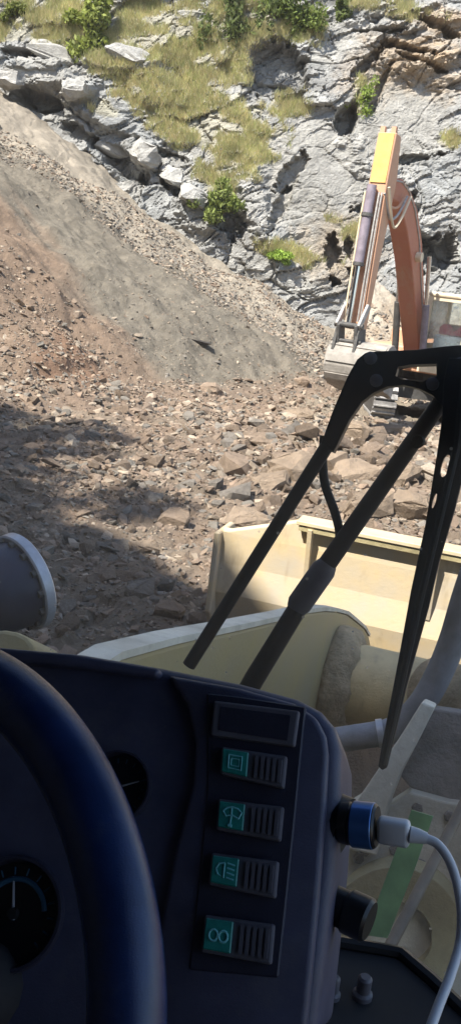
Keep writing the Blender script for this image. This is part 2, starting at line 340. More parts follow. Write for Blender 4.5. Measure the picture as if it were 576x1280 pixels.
# debris at the cliff foot
xs = graded(-3, 26, -1, 9, .08, .5); ys = graded(27, 40, 28, 36, .08, .5)
X, Y = np.meshgrid(xs, ys); nn = fbm(X * .5, Y * .5, 45, 5)
col = np.broadcast_to(np.array((.48, .425, .35)), X.shape + (3,)).copy(); col = mixc(col, (.36, .28, .2), sstep(0, .5, nn))
put(grid_mesh('debris_slope', X, Y, talus_z(X, Y), col, M['soil']), 'pale debris slope at the foot of the rock face', 'slope', kind='structure')

# ------------------------------------------------------------------ rock face
CT = .27; CO = Vector((0, 34 - CT * 1.5, 0)); CN = Vector((0, 1, -CT)).normalized()
def cw(px, py): p = onplane(px, py, CO, CN); return p.x, p.z
PX = 34.6 / F
xs = graded(-36, 40, -11, 8, .05, .5); zs = graded(-1.5, 26, 0, 14.5, .05, .5)
X, Z = np.meshgrid(xs, zs)
def ell(px, py, rx, ry, rot=0, soft=.35, wob=.25, seed=0):
    """1 inside an ellipse (in pixels of the photograph, laid on the face), ragged edge"""
    cx, cz = cw(px, py); a = R(rot); dx, dz = (X - cx) / PX, (Z - cz) / PX
    u = dx * math.cos(a) + dz * math.sin(a); v = -dx * math.sin(a) + dz * math.cos(a)
    d = np.sqrt((u / rx) ** 2 + (v / ry) ** 2) + wob * (fbm(X * 2.2, Z * 2.2, 300 + seed, 4) + .5 * fbm(X * 7, Z * 9, 330 + seed, 3))
    return sstep(1 + soft, 1 - soft, d)
a = R(24); U = X * math.cos(a) + Z * math.sin(a); V = -X * math.sin(a) + Z * math.cos(a)
wU = U + fbm(X * .6, Z * .6, 91, 3) * .7; wV = V + fbm(X * .6, Z * .6, 95, 3) * .5
f1, e1, t1 = facets(wU * .38, wV * .75, 101, 1.1)
f2, e2, t2 = facets(wU * .95 + 7, wV * 2.2, 111, 1.0)
f3, e3, t3 = facets(wU * 2.4 + 3, wV * 5.2, 121, 1.2)
slab = np.maximum(ell(395, 235, 60, 85, 25, .3), ell(500, 150, 60, 60, 0, .4, seed=3))
left = sstep(-.5, -2.5, X)
amp = 1 - .72 * slab
dep = fbm(X * .16, Z * .16, 81, 3) * 1.1 + amp * (f1 * .42 + f2 * .18 + f3 * .12) + fbm(X * 3, Z * 3, 83, 4) * .05
dep -= .18 * amp * sstep(.05, .0, e1) + .08 * amp * sstep(.06, 0, e2)
ledge = ell(520, 45, 75, 42, -8, .4, seed=5)
fl, el_, tl = facets(wU * .8 + 2, V * 4.5 + fbm(X, Z, 131, 3), 133, .6); dep += ledge * (fl * .55)
holes = [(44, 120, 30, 13, -4, .8), (146, 198, 40, 13, -34, .8), (176, 217, 9, 9, 0, .7), (126, 60, 14, 4, 0, .3), (345, 82, 36, 33, 10, .8), (434, 148, 12, 20, -20, .8),
         (366, 215, 26, 9, 58, .35), (348, 262, 28, 7, 68, .4), (545, 314, 36, 20, -12, 1.1), (418, 312, 9, 30, 8, .7), (455, 80, 34, 5, 52, .5), (438, 310, 7, 26, 12, .6),
         (500, 55, 36, 4, -10, .5), (545, 30, 34, 4, -18, .5), (470, 35, 30, 3, 8, .4), (535, 78, 30, 3, -12, .35), (520, 195, 36, 5, 14, .4), (480, 100, 5, 30, -15, .3),
         (215, 232, 22, 6, -35, .5), (20, 60, 30, 4, 0, .4), (490, 250, 40, 7, 20, .5), (290, 280, 14, 22, 12, .5), (30, 88, 34, 5, 5, .4), (220, 195, 30, 4, -12, .35), (100, 165, 40, 6, -25, .5)]
hm = np.zeros(X.shape)
for k, (px, py, rx, ry, rot, d) in enumerate(holes):
    w = ell(px, py, rx, ry, rot, .13, (.38 if k in (0, 1, 2, 4, 5) else .85), k); dep -= w * d * 1.5; hm = np.maximum(hm, w)
# boulders standing proud on the left
for k, (px, py, rx, ry, rot, d) in enumerate([(45, 92, 44, 20, 6, .55), (95, 108, 20, 14, 0, .5), (150, 75, 40, 10, 4, .35), (195, 110, 36, 18, -10, .35), (175, 190, 26, 24, -20, .5), (225, 215, 30, 20, -25, .4), (250, 260, 30, 26, -35, .5), (140, 150, 44, 10, -12, .4), (215, 165, 34, 12, -12, .3), (318, 250, 16, 50, 20, .4)]):
    dep += ell(px, py, rx, ry, rot, .22, .3, 40 + k) * d
Yc = CO.y + CT * Z - dep * .9 + .55
rock = np.broadcast_to(np.array((.42, .415, .40)), X.shape + (3,)).copy()
rock *= (.78 + .42 * t2)[..., None]; rock = mixc(rock, (.50, .485, .45), sstep(.5, .8, t1) * .7); rock = mixc(rock, (.43, .44, .435), sstep(.3, .1, t1) * .5)
rock = mixc(rock, (.44, .42, .38), slab * .7)
rust = np.maximum.reduce([ell(525, 75, 60, 30, -10, .6, .5, 7), ell(470, 90, 40, 30, 30, .6, .5, 8) * .7, ell(560, 30, 40, 20, 0, .6, .5, 9)])
rock = mixc(rock, (.56, .41, .26), rust * (.45 + .4 * t3)); rock = mixc(rock, (.45, .36, .26), ell(430, 315, 50, 40, 0, .5, .5, 10) * .7)
rock = mixc(rock, (.33, .315, .295), sstep(.35, .6, fbm(X * .9, Z * 2.2, 97, 5)) * .5)
gm = np.maximum.reduce([ell(60, 25, 110, 26, 0, .4, .6, 20), ell(170, 32, 120, 40, -6, .4, .6, 21), ell(265, 70, 50, 50, 0, .4, .6, 22), ell(160, 90, 55, 20, -20, .4, .7, 23), ell(200, 130, 70, 16, -14, .4, .7, 23) * .8,
                        ell(285, 150, 60, 26, -12, .4, .6, 24), ell(300, 185, 46, 24, -20, .4, .6, 25), ell(220, 160, 50, 14, -15, .4, .7, 26) * .8, ell(355, 130, 34, 14, 20, .4, .6, 27), ell(566, 174, 16, 9, 0, .4, .5, 28),
                        ell(452, 118, 7, 22, 8, .4, .5, 29), ell(330, 20, 70, 24, 0, .5, .6, 30) * .9, ell(120, 130, 26, 9, -20, .4, .7, 31), ell(275, 225, 26, 20, -30, .4, .7, 32) * .75, ell(365, 318, 40, 10, -6, .4, .6, 33), ell(425, 290, 26, 14, 0, .5, .7, 34) * .5,
                        ell(480, 8, 60, 9, -4, .4, .6, 35) * .8])
gm = gm * (1 - .85 * hm)
rock = mixc(rock, (.50, .465, .35), sstep(.3, .9, gm + .3 * fbm(X * 2.5, Z * 3.5, 403, 4)) * .7)
out_m = sstep(13.5, 15, Z) * sstep(-.3, .2, fbm(X * .3, Z * .3, 99, 4)); rock = mixc(rock, (.22, .22, .1), out_m * .7)
put(grid_mesh('rock_face', X, Yc, Z, rock, M['cliff']), 'steep fractured grey rock face with grassy ledges', 'cliff', kind='structure')
def cliff_y(x, z):
    i = np.clip(np.searchsorted(xs, x), 0, len(xs) - 1); j = np.clip(np.searchsorted(zs, z), 0, len(zs) - 1); return Yc[j, i]

# ------------------------------------------------------------------ bank added to the left, outside the picture, shaped to shade the foreground
HT = 20.0; shift = HT / math.tan(SUN_EL)
edge = np.array([(-14, 41), (-11, 34), (-6.3, 22.4), (-3.2, 15.4), (-1.9, 11.2), (.2, 9.1), (.95, 7.7), (1.6, 7.0), (2.9, 6.6), (7, 5.9), (16, 4.5)], float)   # where its shade ends on the ground
el_ = np.r_[0, np.cumsum(np.hypot(*np.diff(edge, axis=0).T))]; et = np.linspace(0, el_[-1], 420)
ex0 = np.interp(et, el_, edge[:, 0]); ey0 = np.interp(et, el_, edge[:, 1]); tx_, ty_ = np.gradient(ex0), np.gradient(ey0); ll = np.hypot(tx_, ty_); nx_, ny_ = -ty_ / ll, tx_ / ll
bh = np.linspace(0, 1, 40); ET, BH = np.meshgrid(et, bh)
calm = 1 - .85 * np.exp(-((ET - np.interp(7.2, edge[::-1, 1], el_[::-1])) / 3.0) ** 2)
rag = (fbm(ET * .5, BH * 0, 201, 5) * .6 + fbm(ET * 2.2, BH * 0, 205, 4) * .4) * calm
f, e, tt = facets(ET * .5, BH * 8, 211, 1)
dd_ = rag * sstep(.4, 1, BH) + (1 - BH) * 1.8 + (f - .5) * .5 * sstep(1, .85, BH); dd_ = dd_ * np.sign((nx_ * .77 + ny_ * .64))[None]
XB = ex0 - shift * math.sin(SUN_AZ) + nx_ * dd_; YB = ey0 - shift * math.cos(SUN_AZ) + ny_ * dd_; ZB = BH * HT - .6
for back, up in ((9, .6), (45, 1.5)): XB = np.vstack([XB, XB[39:40] - .77 * back]); YB = np.vstack([YB, YB[39:40] - .64 * back]); ZB = np.vstack([ZB, np.full((1, XB.shape[1]), HT - .6 + up)])
colb = np.broadcast_to(np.array((.30, .27, .23)), XB.shape + (3,)).copy()
put(grid_mesh('shade_bank', XB, YB, ZB, colb, M['cliff']), 'steep unseen bank added left of the loader to cast shade', 'bank', kind='structure')

# ------------------------------------------------------------------ vegetation on the face
def leaf_cloud(centres, radii, n, size, base, seed, droop=0):
    rg = np.random.default_rng(seed); k = rg.integers(0, len(centres), n); d = rg.normal(size=(n, 3)); d /= np.linalg.norm(d, axis=1)[:, None]
    r = rg.random(n) ** .45; c = np.array(centres)[k] + d * r[:, None] * np.array(radii)[k]
    u = rg.normal(size=(n, 3)); u[:, 2] -= droop; u /= np.linalg.norm(u, axis=1)[:, None]; w = np.cross(u, rg.normal(size=(n, 3))); w /= np.linalg.norm(w, axis=1)[:, None]
    sz = size * (.5 + rg.random(n))[:, None]
    co = np.stack([c - u * sz, c + w * sz * .45, c + u * sz, c - w * sz * .45], 1).reshape(-1, 3)
    colr = np.repeat((np.array(base) * (.55 + .9 * rg.random(n))[:, None]), 4, 0); return co, np.arange(4 * n).reshape(n, 4), colr
def shrub(name, label, px, py, rpx, n, size, base, seed, flat=1.0, droop=0):
    x, z = cw(px, py); y = float(cliff_y(x, z)); r = rpx * PX; root = thing(name, label, 'shrub', (x, y, z - r * .8)); rg = np.random.default_rng(seed)
    nc = 9; cen = np.c_[rg.normal(0, .45 * r, nc), -abs(rg.normal(.25 * r, .2 * r, nc)), rg.normal(0, .42 * r * flat, nc) + .1 * r]; rad = np.c_[rg.uniform(.3, .55, nc), rg.uniform(.3, .5, nc), rg.uniform(.25, .5, nc) * flat] * r
    cen[:, 2] += r * .8; co, fa, cl = leaf_cloud(cen, rad, n, size, base, seed, droop)
    o = raw_mesh('foliage', co, fa, cl, M['leaf']); o.parent = root
    for k in range(4):
        bm = BM(); tip = Vector(cen[k]); tube(bm, smoothpath([Vector((0, .25 * r, 0)), Vector((tip.x * .4, -.1 * r, .5 * tip.z)), tip], 4), [.03 * r * (1 - i / 10) for i in range(9)], 6)
        me = bpy.data.meshes.new('stem'); bm.to_mesh(me); bm.free(); me.materials.append(M['bark']); so = bpy.data.objects.new('stem', me); C.objects.link(so); so.parent = root
G1, G2, G3 = (2.3, 2.2, 1.2), (1.2, 1.25, .9), (3.0, 3.4, 1.6)
shrub('shrub', 'bright green bushy shrub among dry grass at the top left of the face', 112, 22, 36, 2600, .10, G1, 1)
shrub('shrub', 'small bushy green shrub at the edge of the spoil slope', 273, 263, 27, 1700, .085, (2.0, 2.0, 1.3), 2)
shrub('shrub', 'dark straggly shrub hanging beside the recess in the rock face', 296, 42, 34, 1800, .085, G2, 3, 1.5, 1.2)
shrub('shrub', 'dark green leafy shrub growing above the dark rock recess', 372, 14, 34, 2200, .085, (1.6, 1.7, 1.0), 4)
shrub('shrub', 'low vivid green plant at the foot of the pale rock slab', 352, 321, 17, 900, .07, G3, 5, .6)
shrub('shrub', 'narrow green plant growing up the crack above the orange arm', 453, 118, 16, 500, .065, (2.4, 2.6, 1.3), 6, 1.5)
shrub('shrub', 'dark shrub on the skyline edge right of the leafy shrub', 432, 4, 18, 700, .08, G2, 7)
shrub('shrub', 'dull green tuft on the ledge in the far left corner', 20, 8, 16, 700, .08, (1.7, 1.6, 1.0), 8)
# dry grass: blades rooted on the grassy ledges
gi = np.argwhere((gm * sstep(-.3, .3, fbm(X * 1.3, Z * 2.2, 401, 5)) * 1.15 * sstep(1.0, .5, hm + .8 * sstep(.5, .9, t2)) > .17) & (X > -11) & (X < 8) & (Z < 14.4)); rg = np.random.default_rng(5)
gi = gi[rg.choice(len(gi), min(15000, len(gi)), replace=False)]; N = len(gi)
gx, gzv, gy = X[gi[:, 0], gi[:, 1]], Z[gi[:, 0], gi[:, 1]], Yc[gi[:, 0], gi[:, 1]]
B = 5; px_ = np.repeat(gx, B) + rg.normal(0, .06, N * B); pz_ = np.repeat(gzv, B) + rg.normal(0, .05, N * B); py_ = np.repeat(gy, B) - .01
hh = rg.uniform(.08, .32, N * B); lean = rg.normal(0, .35, N * B); fw_ = rg.uniform(.1, .7, N * B); w_ = rg.uniform(.006, .016, N * B)
b0 = np.c_[px_ - w_, py_, pz_]; b1 = np.c_[px_ + w_, py_, pz_]; tp = np.c_[px_ + lean * hh, py_ - fw_ * hh, pz_ + hh * rg.uniform(.45, 1, N * B)]
tone = np.repeat(rg.random(N), B); gcol = np.array((1.25, 1.13, 1.0)) * (1 - tone)[:, None] + np.array((.85, .98, .62)) * tone[:, None]; gcol *= rg.uniform(.75, 1.25, N * B)[:, None]
put(raw_mesh('dry_grass', np.stack([b0, b1, tp], 1).reshape(-1, 3), np.arange(3 * N * B).reshape(-1, 3), np.repeat(gcol, 3, 0), M['grass']), 'dry yellow green grass covering the ledges of the rock face', 'grass', kind='stuff')

# ------------------------------------------------------------------ excavator
SL = R(28); XH = Vector((-math.sin(SL), -math.cos(SL), 0)); XL = Vector((math.cos(SL), -math.sin(SL), 0))   # where its arm points; to our right
XF = aty(519, 440, 24.0)
ex_root = thing('excavator', 'orange crawler excavator with raised boom working at the foot of the slope', 'excavator', (4.75, 25.2, gz(4.75, 25.2)))
def A(s, z, off=0): return Vector((XF.x, XF.y, 0)) + XH * s + XL * off + ZU * z
def armhit(px, py, off=0):
    p = onplane(px, py, A(0, 0, off), XL); d = p - A(0, 0, off); return d.dot(XH), p.z
def slabs(bm, sideprof, half): return prism(bm, [A(s, z, -half) for s, z in sideprof], XL * 2 * half)
def ribbon(cl, th):                                                   # centre line + thickness -> closed outline in the arm plane
    up, dn = [], []
    for i, (s, z) in enumerate(cl):
        a = Vector(cl[max(i - 1, 0)]); b = Vector(cl[min(i + 1, len(cl) - 1)]); t = (b - a).normalized(); nrm = Vector((-t.y, t.x)); h = th[i] / 2
        up.append((s + nrm.x * h, z + nrm.y * h)); dn.append((s - nrm.x * h, z - nrm.y * h))
    return up + dn[::-1]
st = Vector(armhit(487, 168)); sb = Vector(armhit(444, 412)); piv = st.lerp(sb, .25)
bcl = [(0.05, 1.75), (.5, 2.5), (1.05, 3.3), (1.65, 4.1), (2.25, 4.68), (2.8, 5.02), (3.3, 5.2), (piv.x - .12, piv.y - .02)]
bm = slabs(BM(), ribbon(bcl, [.3, .5, .62, .7, .68, .58, .48, .4]), .215); off0 = bmesh.ops.translate(bm, verts=bm.verts, vec=XL * -.05); boom = obj('boom', bev(bm, .02, 1), M['shaded_orange'], ex_root)
bm = BM()
for k in (-1, 1): slabs_side = tube(bm, [A(s, z + .5 * w, -.05 + k * .225) for (s, z), w in zip(bcl, [.1, .3, .4, .5, .5, .45, .35, .3])], .02, 6)
obj('boom_pipes', bm, M['steel'], boom)
bm = BM(); lathe(bm, A(1.6, 3.95, .16), XL, [(0, 0), (0, .11), (.14, .11), (.14, 0)], 14); obj('pivot_pin', bm, M['cream_paint'], boom)
sd = (sb - st).normalized(); snr = Vector((sd.y, -sd.x));  snr = snr if snr.x > 0 else -snr
def SP(f, d): return tuple(st.lerp(sb, f) + snr * d)                  # along the stick, d in front of its middle
bm = slabs(BM(), [SP(0, .16), SP(.25, .2), SP(.6, .17), SP(1, .11), SP(1, -.12), SP(.6, -.2), SP(.27, -.33), SP(.2, -.33), SP(0, -.14)], .2); stick = obj('stick', bev(bm, .015, 1), M['orange'], ex_root)
bm = slabs(BM(), [SP(.005, .163), SP(.25, .205), SP(.25, .225), SP(.005, .185)], .17); obj('front_plate', bm, M['lit_orange'], stick)
for k in (-1, 1):
    bm = slabs(BM(), [SP(-.03, .15), SP(-.03, .05), SP(.04, .05), SP(.04, .15)], .05); bmesh.ops.translate(bm, verts=bm.verts, vec=XL * k * .12); obj('lug', bm, M['orange'], stick)
bm = BM(); tube(bm, [A(*SP(.27, .33), -.06), A(*SP(.66, .33), -.06)], .10, 16); cyl = obj('bucket_cylinder', bm, M['barrel'], ex_root, True)
for f0, r_ in ((.66, .12), (.41, .125)): bm = BM(); tube(bm, [A(*SP(f0, .33), -.06), A(*SP(f0 + .018, .33), -.06)], r_, 16); obj('collar', bm, M['dark_steel'], cyl, True)
bm = BM(); tube(bm, [A(*SP(.68, .33), -.06), A(*SP(.97, .30), -.06)], .055, 14); obj('rod', bm, M['chrome'], cyl, True)
for o_, r_ in ((-.22, .022), (.09, .022), (.15, .018)):
    bm = BM(); tube(bm, [A(*SP(.3, .25), o_), A(*SP(.45, .26), o_), A(*SP(.96, .2), o_)], r_, 8); obj('pipe', bm, M['cream_paint'] if o_ < 0 else M['steel'], stick, True)
for f0, f1_, sag, o_, mm in ((.3, .33, .5, .28, 'steel'), (.27, .3, .72, .36, 'cream_paint'), (.22, .27, .42, .24, 'orange')):
    a_ = A(*SP(f0, .2), o_ - .1); b_ = A(piv.x - .9, piv.y - .1, o_); mid = (a_ + b_) / 2 + Vector((0, 0, -sag))
    bm = BM(); tube(bm, smoothpath([a_, a_.lerp(mid, .6) - Vector((0, 0, .12)), mid, b_.lerp(mid, .5) - Vector((0, 0, .1)), b_], 5), .028, 8); obj('hose', bm, M[mm], ex_root, True)
# linkage and bucket
lk = Vector(SP(1, .1))
for k in (-1, 1):
    bm = slabs(BM(), [(lk.x + .25, lk.y + .12), (lk.x + .42, lk.y + .08), (lk.x + .30, lk.y - .62), (lk.x + .14, lk.y - .62)], .035); bmesh.ops.translate(bm, verts=bm.verts, vec=XL * k * .2); obj('link_arm', bev(bm, .01, 1), M['dark_steel'], ex_root)
    bm = slabs(BM(), [(lk.x - .1, lk.y + .5), (lk.x + .06, lk.y + .55), (lk.x + .42, lk.y + .1), (lk.x + .3, lk.y)], .03); bmesh.ops.translate(bm, verts=bm.verts, vec=XL * k * .25); obj('link_arm', bev(bm, .01, 1), M['steel'], ex_root)
for z_, r_ in ((.08, .06), (-.55, .06), (-.25, .04)):
    bm = BM(); tube(bm, [A(lk.x + .3, lk.y + z_, -.32), A(lk.x + .3, lk.y + z_, .32)], r_, 10); obj('link_pin', bm, M['dark_steel'], ex_root, True)
def slabs_b(bm, pf, half): return off(slabs(bm, pf, half), XL * .3)
def off(bm, v): bmesh.ops.translate(bm, verts=bm.verts, vec=v); return bm
BC = Vector((lk.x + .02, lk.y - .72)); arc = [(BC.x + .52 * math.cos(t_), BC.y + .50 * math.sin(t_)) for t_ in np.linspace(R(95), R(-88), 12)]
inn = [(BC.x + .485 * math.cos(t_), BC.y + .465 * math.sin(t_)) for t_ in np.linspace(R(95), R(-88), 12)]
bk = obj('bucket', slabs_b(BM(), arc + [(BC.x - .35, BC.y - .62), (BC.x - .36, BC.y - .58)] + inn[::-1], .62), M['bucket_steel'], ex_root)
for k in (-1, 1):
    bm = slabs_b(BM(), arc + [(BC.x - .35, BC.y - .62), (BC.x - .55, BC.y + .2)], .02); bmesh.ops.translate(bm, verts=bm.verts, vec=XL * k * .63); obj('side_plate', bm, M['bucket_steel'], bk)
    bm = slabs(BM(), [(BC.x - .1, BC.y + .48), (BC.x + .4, BC.y + .38), (BC.x + .46, BC.y + .16), (BC.x + .34, BC.y + .72), (BC.x - .02, BC.y + .75)], .03); bmesh.ops.translate(bm, verts=bm.verts, vec=XL * k * .24); obj('ear', bm, M['dark_steel'], bk)
for k in range(3):
    t_ = R([62, 20, -25][k]); p0 = (BC.x + .52 * math.cos(t_), BC.y + .5 * math.sin(t_)); p1 = (BC.x + .545 * math.cos(t_ - .28), BC.y + .525 * math.sin(t_ - .28))
    bm = slabs_b(BM(), [p0, (BC.x + .545 * math.cos(t_), BC.y + .525 * math.sin(t_)), p1, (BC.x + .52 * math.cos(t_ - .28), BC.y + .5 * math.sin(t_ - .28))], .62); obj('wear_strip', bm, M['bucket_steel'], bk)
for k in range(5):
    o_ = -.54 + k * .27; bm = slabs_b(BM(), [(BC.x - .3, BC.y - .56), (BC.x - .32, BC.y - .62), (BC.x - .62, BC.y - .68)], .05); bmesh.ops.translate(bm, verts=bm.verts, vec=XL * o_); obj('tooth', bm, M['bucket_steel'], bk)
# boom lift cylinders
for k in (-1, 1):
    p0, p1 = A(.45, 1.35, k * .36), A(1.25, 4.0, k * .36); m_ = p0.lerp(p1, .58)
    bm = BM(); tube(bm, [p0, m_], .085, 14); lc = obj('lift_cylinder', bm, M['barrel'] if k > 0 else M['dark_steel'], ex_root, True)
    bm = BM(); tube(bm, [m_, p1], .05, 12); obj('rod', bm, M['chrome'], lc, True)
# house, cab, undercarriage
axs = (XL, -XH, ZU); HC = Vector((4.75, 25.2, 0))
bm = box(BM(), HC - XH * .3 + XL * 0 + ZU * 1.5, 2.5, 3.0, .62, axs); obj('house', bev(bm, .05, 2), M['orange'], ex_root)
bm = box(BM(), HC - XH * 1.0 - XL * .55 + ZU * 1.98, 1.3, 1.7, .42, axs); obj('engine_cover', bev(bm, .05, 2), M['orange'], ex_root)
bm = box(BM(), HC - XH * 2.0 + ZU * 1.65, 2.5, .6, 1.1, axs); obj('counterweight', bev(bm, .12, 3), M['dark_steel'], ex_root)
bm = box(BM(), A(.05, 1.45, -.8), .75, .9, .45, axs); obj('tool_box', bev(bm, .03, 2), M['orange'], ex_root)
# cab: its near front corner at the left of the window
cz0, cz1 = 1.28, 3.12; CL0, CL1, CS1, CS0 = .30, 1.36, .55, -1.15
def CB(s, l, z): return A(s, z, l)
bm = prism(BM(), [CB(CS1 + .04, CL0 - .03, cz1), CB(CS1 + .04, CL1 + .03, cz1), CB(CS0, CL1 + .03, cz1), CB(CS0, CL0 - .03, cz1)], (0, 0, .11)); cabr = obj('cab_roof', bev(bm, .04, 2), M['cream_paint'], ex_root)
bm = BM()
for l_ in (CL0 + .04, CL1 - .04):
    for s_ in (CS1 - .04, CS0 + .04): box(bm, CB(s_, l_, (cz0 + cz1) / 2), .11, .11, cz1 - cz0, axs)
    box(bm, CB((CS0 + CS1) / 2, l_, cz0 + .35), .06, CS1 - CS0 - .1, .7, axs)
box(bm, CB(CS1 - .04, (CL0 + CL1) / 2, cz1 - .045), CL1 - CL0 - .1, .08, .09, axs); box(bm, CB(CS1 - .04, (CL0 + CL1) / 2, cz0 + .12), CL1 - CL0 - .1, .08, .24, axs)
box(bm, CB(CS0 + .03, (CL0 + CL1) / 2, cz0 + .6), CL1 - CL0 - .1, .05, 1.2, axs)
obj('cab_frame', bm, M['cream_paint'], ex_root)
bm = box(BM(), CB(CS1 - .03, (CL0 + CL1) / 2, (cz0 + cz1) / 2 + .08), CL1 - CL0 - .17, .012, cz1 - cz0 - .34, axs); obj('front_window', bm, M['cab_glass'], ex_root)
for l_ in (CL0 + .02, CL1 - .02):
    bm = box(BM(), CB((CS0 + CS1) / 2, l_, cz1 - .55), .012, CS1 - CS0 - .18, .98, axs); obj('side_window', bm, M['cab_glass'], ex_root)
bm = box(BM(), CB(-.35, .84, 1.75), .5, .5, .14, axs); box(bm, CB(-.62, .84, 2.12), .5, .12, .68, axs); obj('seat', bev(bm, .04, 2), M['cab'], ex_root)
bm = box(BM(), CB(.2, .86, 2.02), .7, .35, .4, axs); obj('console', bev(bm, .05, 2), M['white_plastic'], ex_root)
bm = BM(); pts = [CB(.12, .55 + .62 * i / 8, 2.40 + .1 * math.sin(i * 1.1) * (i % 8 > 0)) for i in range(9)]; prism(bm, pts + [CB(.12, 1.17, 2.24), CB(.12, .55, 2.24)], -XH * .35); obj('cover_cloth', bm, M['red_cloth'], ex_root)
for k, xc in enumerate((3.52, 5.98)):
    g0 = .0; yf, yb = 23.35, 27.2; r_ = .42
    side = [(yf + r_ + r_ * math.cos(t_), .46 + r_ * math.sin(t_)) for t_ in np.linspace(R(90), R(270), 9)] + [(yb - r_ + r_ * math.cos(t_), .46 + r_ * math.sin(t_)) for t_ in np.linspace(R(-90), R(90), 9)]
    bm = prism(BM(), [Vector((xc - .24, y_, z_)) for y_, z_ in side], (.48, 0, 0)); tr = obj('track', bm, M['dark_steel'], ex_root)
    n_ = 46; per = [Vector((0, *side[i])) for i in range(len(side))] + [Vector((0, *side[0]))]; ln = [0]
    for a_, b_ in zip(per, per[1:]): ln.append(ln[-1] + (b_ - a_).length)
    for q in range(n_):
        d_ = ln[-1] * q / n_; i = max(j for j in range(len(ln) - 1) if ln[j] <= d_); t_ = (d_ - ln[i]) / (ln[i + 1] - ln[i]); p = per[i].lerp(per[i + 1], t_); tg = (per[i + 1] - per[i]).normalized(); nrm = Vector((0, tg.z, -tg.y))
        if q == 0:
            sh_bm = box(BM(), (0, 0, 0), .58, .15, .045); box(sh_bm, (0, .04, .04), .58, .03, .05); sh = bpy.data.meshes.new('track_shoe'); sh_bm.to_mesh(sh); sh_bm.free(); sh.materials.append(M['steel'])
        so = bpy.data.objects.new('track_shoe', sh); C.objects.link(so); so.parent = tr
        if nrm.dot(Vector((0, p.y - (yf + yb) / 2, p.z - .46))) < 0: nrm = -nrm
        so.matrix_local = Matrix.Translation(Vector((xc, p.y, p.z)) + nrm * .02 - ORG[ex_root.name]) @ Matrix((Vector((1, 0, 0)), tg, nrm)).transposed().to_4x4()
bm = box(BM(), (4.75, 25.2, .72), 2.0, 1.6, .5); lathe(bm, (4.75, 25.2, .9), ZU, [(0, 0), (0, .75), (.35, .75), (.35, 0)], 24); obj('undercarriage', bm, M['dark_steel'], ex_root)

# ------------------------------------------------------------------ wheel loader we sit in
ld_root = thing('wheel_loader', 'yellow wheel loader seen from its driver seat with bucket lowered ahead', 'wheel loader', L(-.4, 0, 0))
def off(bm, v): bmesh.ops.translate(bm, verts=bm.verts, vec=v); return bm
# bucket, its back towards us
BL, BR, BF = -2.17, 1.25, 6.95
prof = [(0, 1.02), (.02, .75), (.0, .5), (.06, .28), (.22, .1), (.5, .0), (1.2, -.02)]         # (forward, height) of the shell
pin = [(a_ + .03, b_ + .03) for a_, b_ in prof]
bm = prism(BM(), [L(BL, BF + a_, b_ - .03) for a_, b_ in prof] + [L(BL, BF + a_, b_ - .03) for a_, b_ in pin[::-1]], LR * (BR - BL)); bkt = obj('bucket', bm, M['bucket_yellow'], ld_root)
sg = [(BL, .98), (BL + .62, 1.19), (BR - .62, 1.19), (BR, .98)]
bm = prism(BM(), [L(a_, BF - .0, b_) for a_, b_ in sg], LF * .035 + ZU * .02); obj('spill_guard', bev(bm, .006, 1), M['bucket_yellow'], bkt)
bm = prism(BM(), [L(BL + .62, BF - .10, 1.19), L(BR - .62, BF - .10, 1.19), L(BR - .62, BF + .08, 1.2), L(BL + .62, BF + .08, 1.2)], ZU * .035); obj('top_rail', bev(bm, .006, 1), M['bucket_yellow'], bkt)
bm = prism(BM(), [L(BL + .64, BF - .085, 1.145), L(BR - .64, BF - .085, 1.145), L(BR - .64, BF - .085, 1.185), L(BL + .64, BF - .085, 1.185)], LF * .08); obj('rail_web', bm, M['olive_plate'], bkt)
for lat in (BL + .72, -.46, .6):
    bm = prism(BM(), [L(lat, BF - .12, 1.17), L(lat, BF + .0, 1.17), L(lat, BF + .0, .62)], LR * .035); obj('gusset', bm, M['bucket_yellow'], bkt)
for lat, dl in ((BL, -.05), (BR, .05)):
    bm = prism(BM(), [L(lat, BF - .07, .99), L(lat, BF - .07, .3), L(lat, BF + .1, .05), L(lat, BF + 1.15, -.03), L(lat, BF + 1.2, .3), L(lat, BF + .3, 1.0)], LR * dl); sp_ = obj('side_plate', bev(bm, .01, 1), M['bucket_yellow'], bkt)
bm = prism(BM(), [L(BL + .02, BF + 1.1, -.02), L(BR - .02, BF + 1.1, -.02), L(BR - .02, BF + 1.45, -.03), L(BL + .02, BF + 1.45, -.03)], ZU * .035); obj('cutting_edge', bm, M['steel'], bkt)
# lift arms
TOP = [(1.0, 2.2), (1.78, 2.14), (2.14, 2.05), (2.76, 1.88), (3.3, 1.735), (3.82, 1.6), (4.2, 1.49), (4.6, 1.36), (5.0, 1.215), (5.4, 1.04), (5.85, .84), (6.15, .68), (6.4, .50), (6.5, .30)]
def lift_arm(lat, w):
    low = [(6.4, .12), (6.1, .05), (5.6, .12), (4.9, .42), (4.0, .85), (3.0, 1.2), (2.0, 1.5), (1.0, 1.7)]
    return prism(BM(), [L(lat, a_, b_) for a_, b_ in TOP + low], LR * w)
for lat in (-.86, .34):
    la = obj('lift_arm', bev(lift_arm(lat + .04, .06), .012, 2), M['loader_yellow'], ld_root)
    bm = prism(BM(), [L(lat + .035, a_, b_ + .003) for a_, b_ in TOP[:12]] + [L(lat + .035, a_ + .004, b_ + .022) for a_, b_ in TOP[:12][::-1]], LR * .07); obj('arm_flange', bm, M['cream_plate'], la)
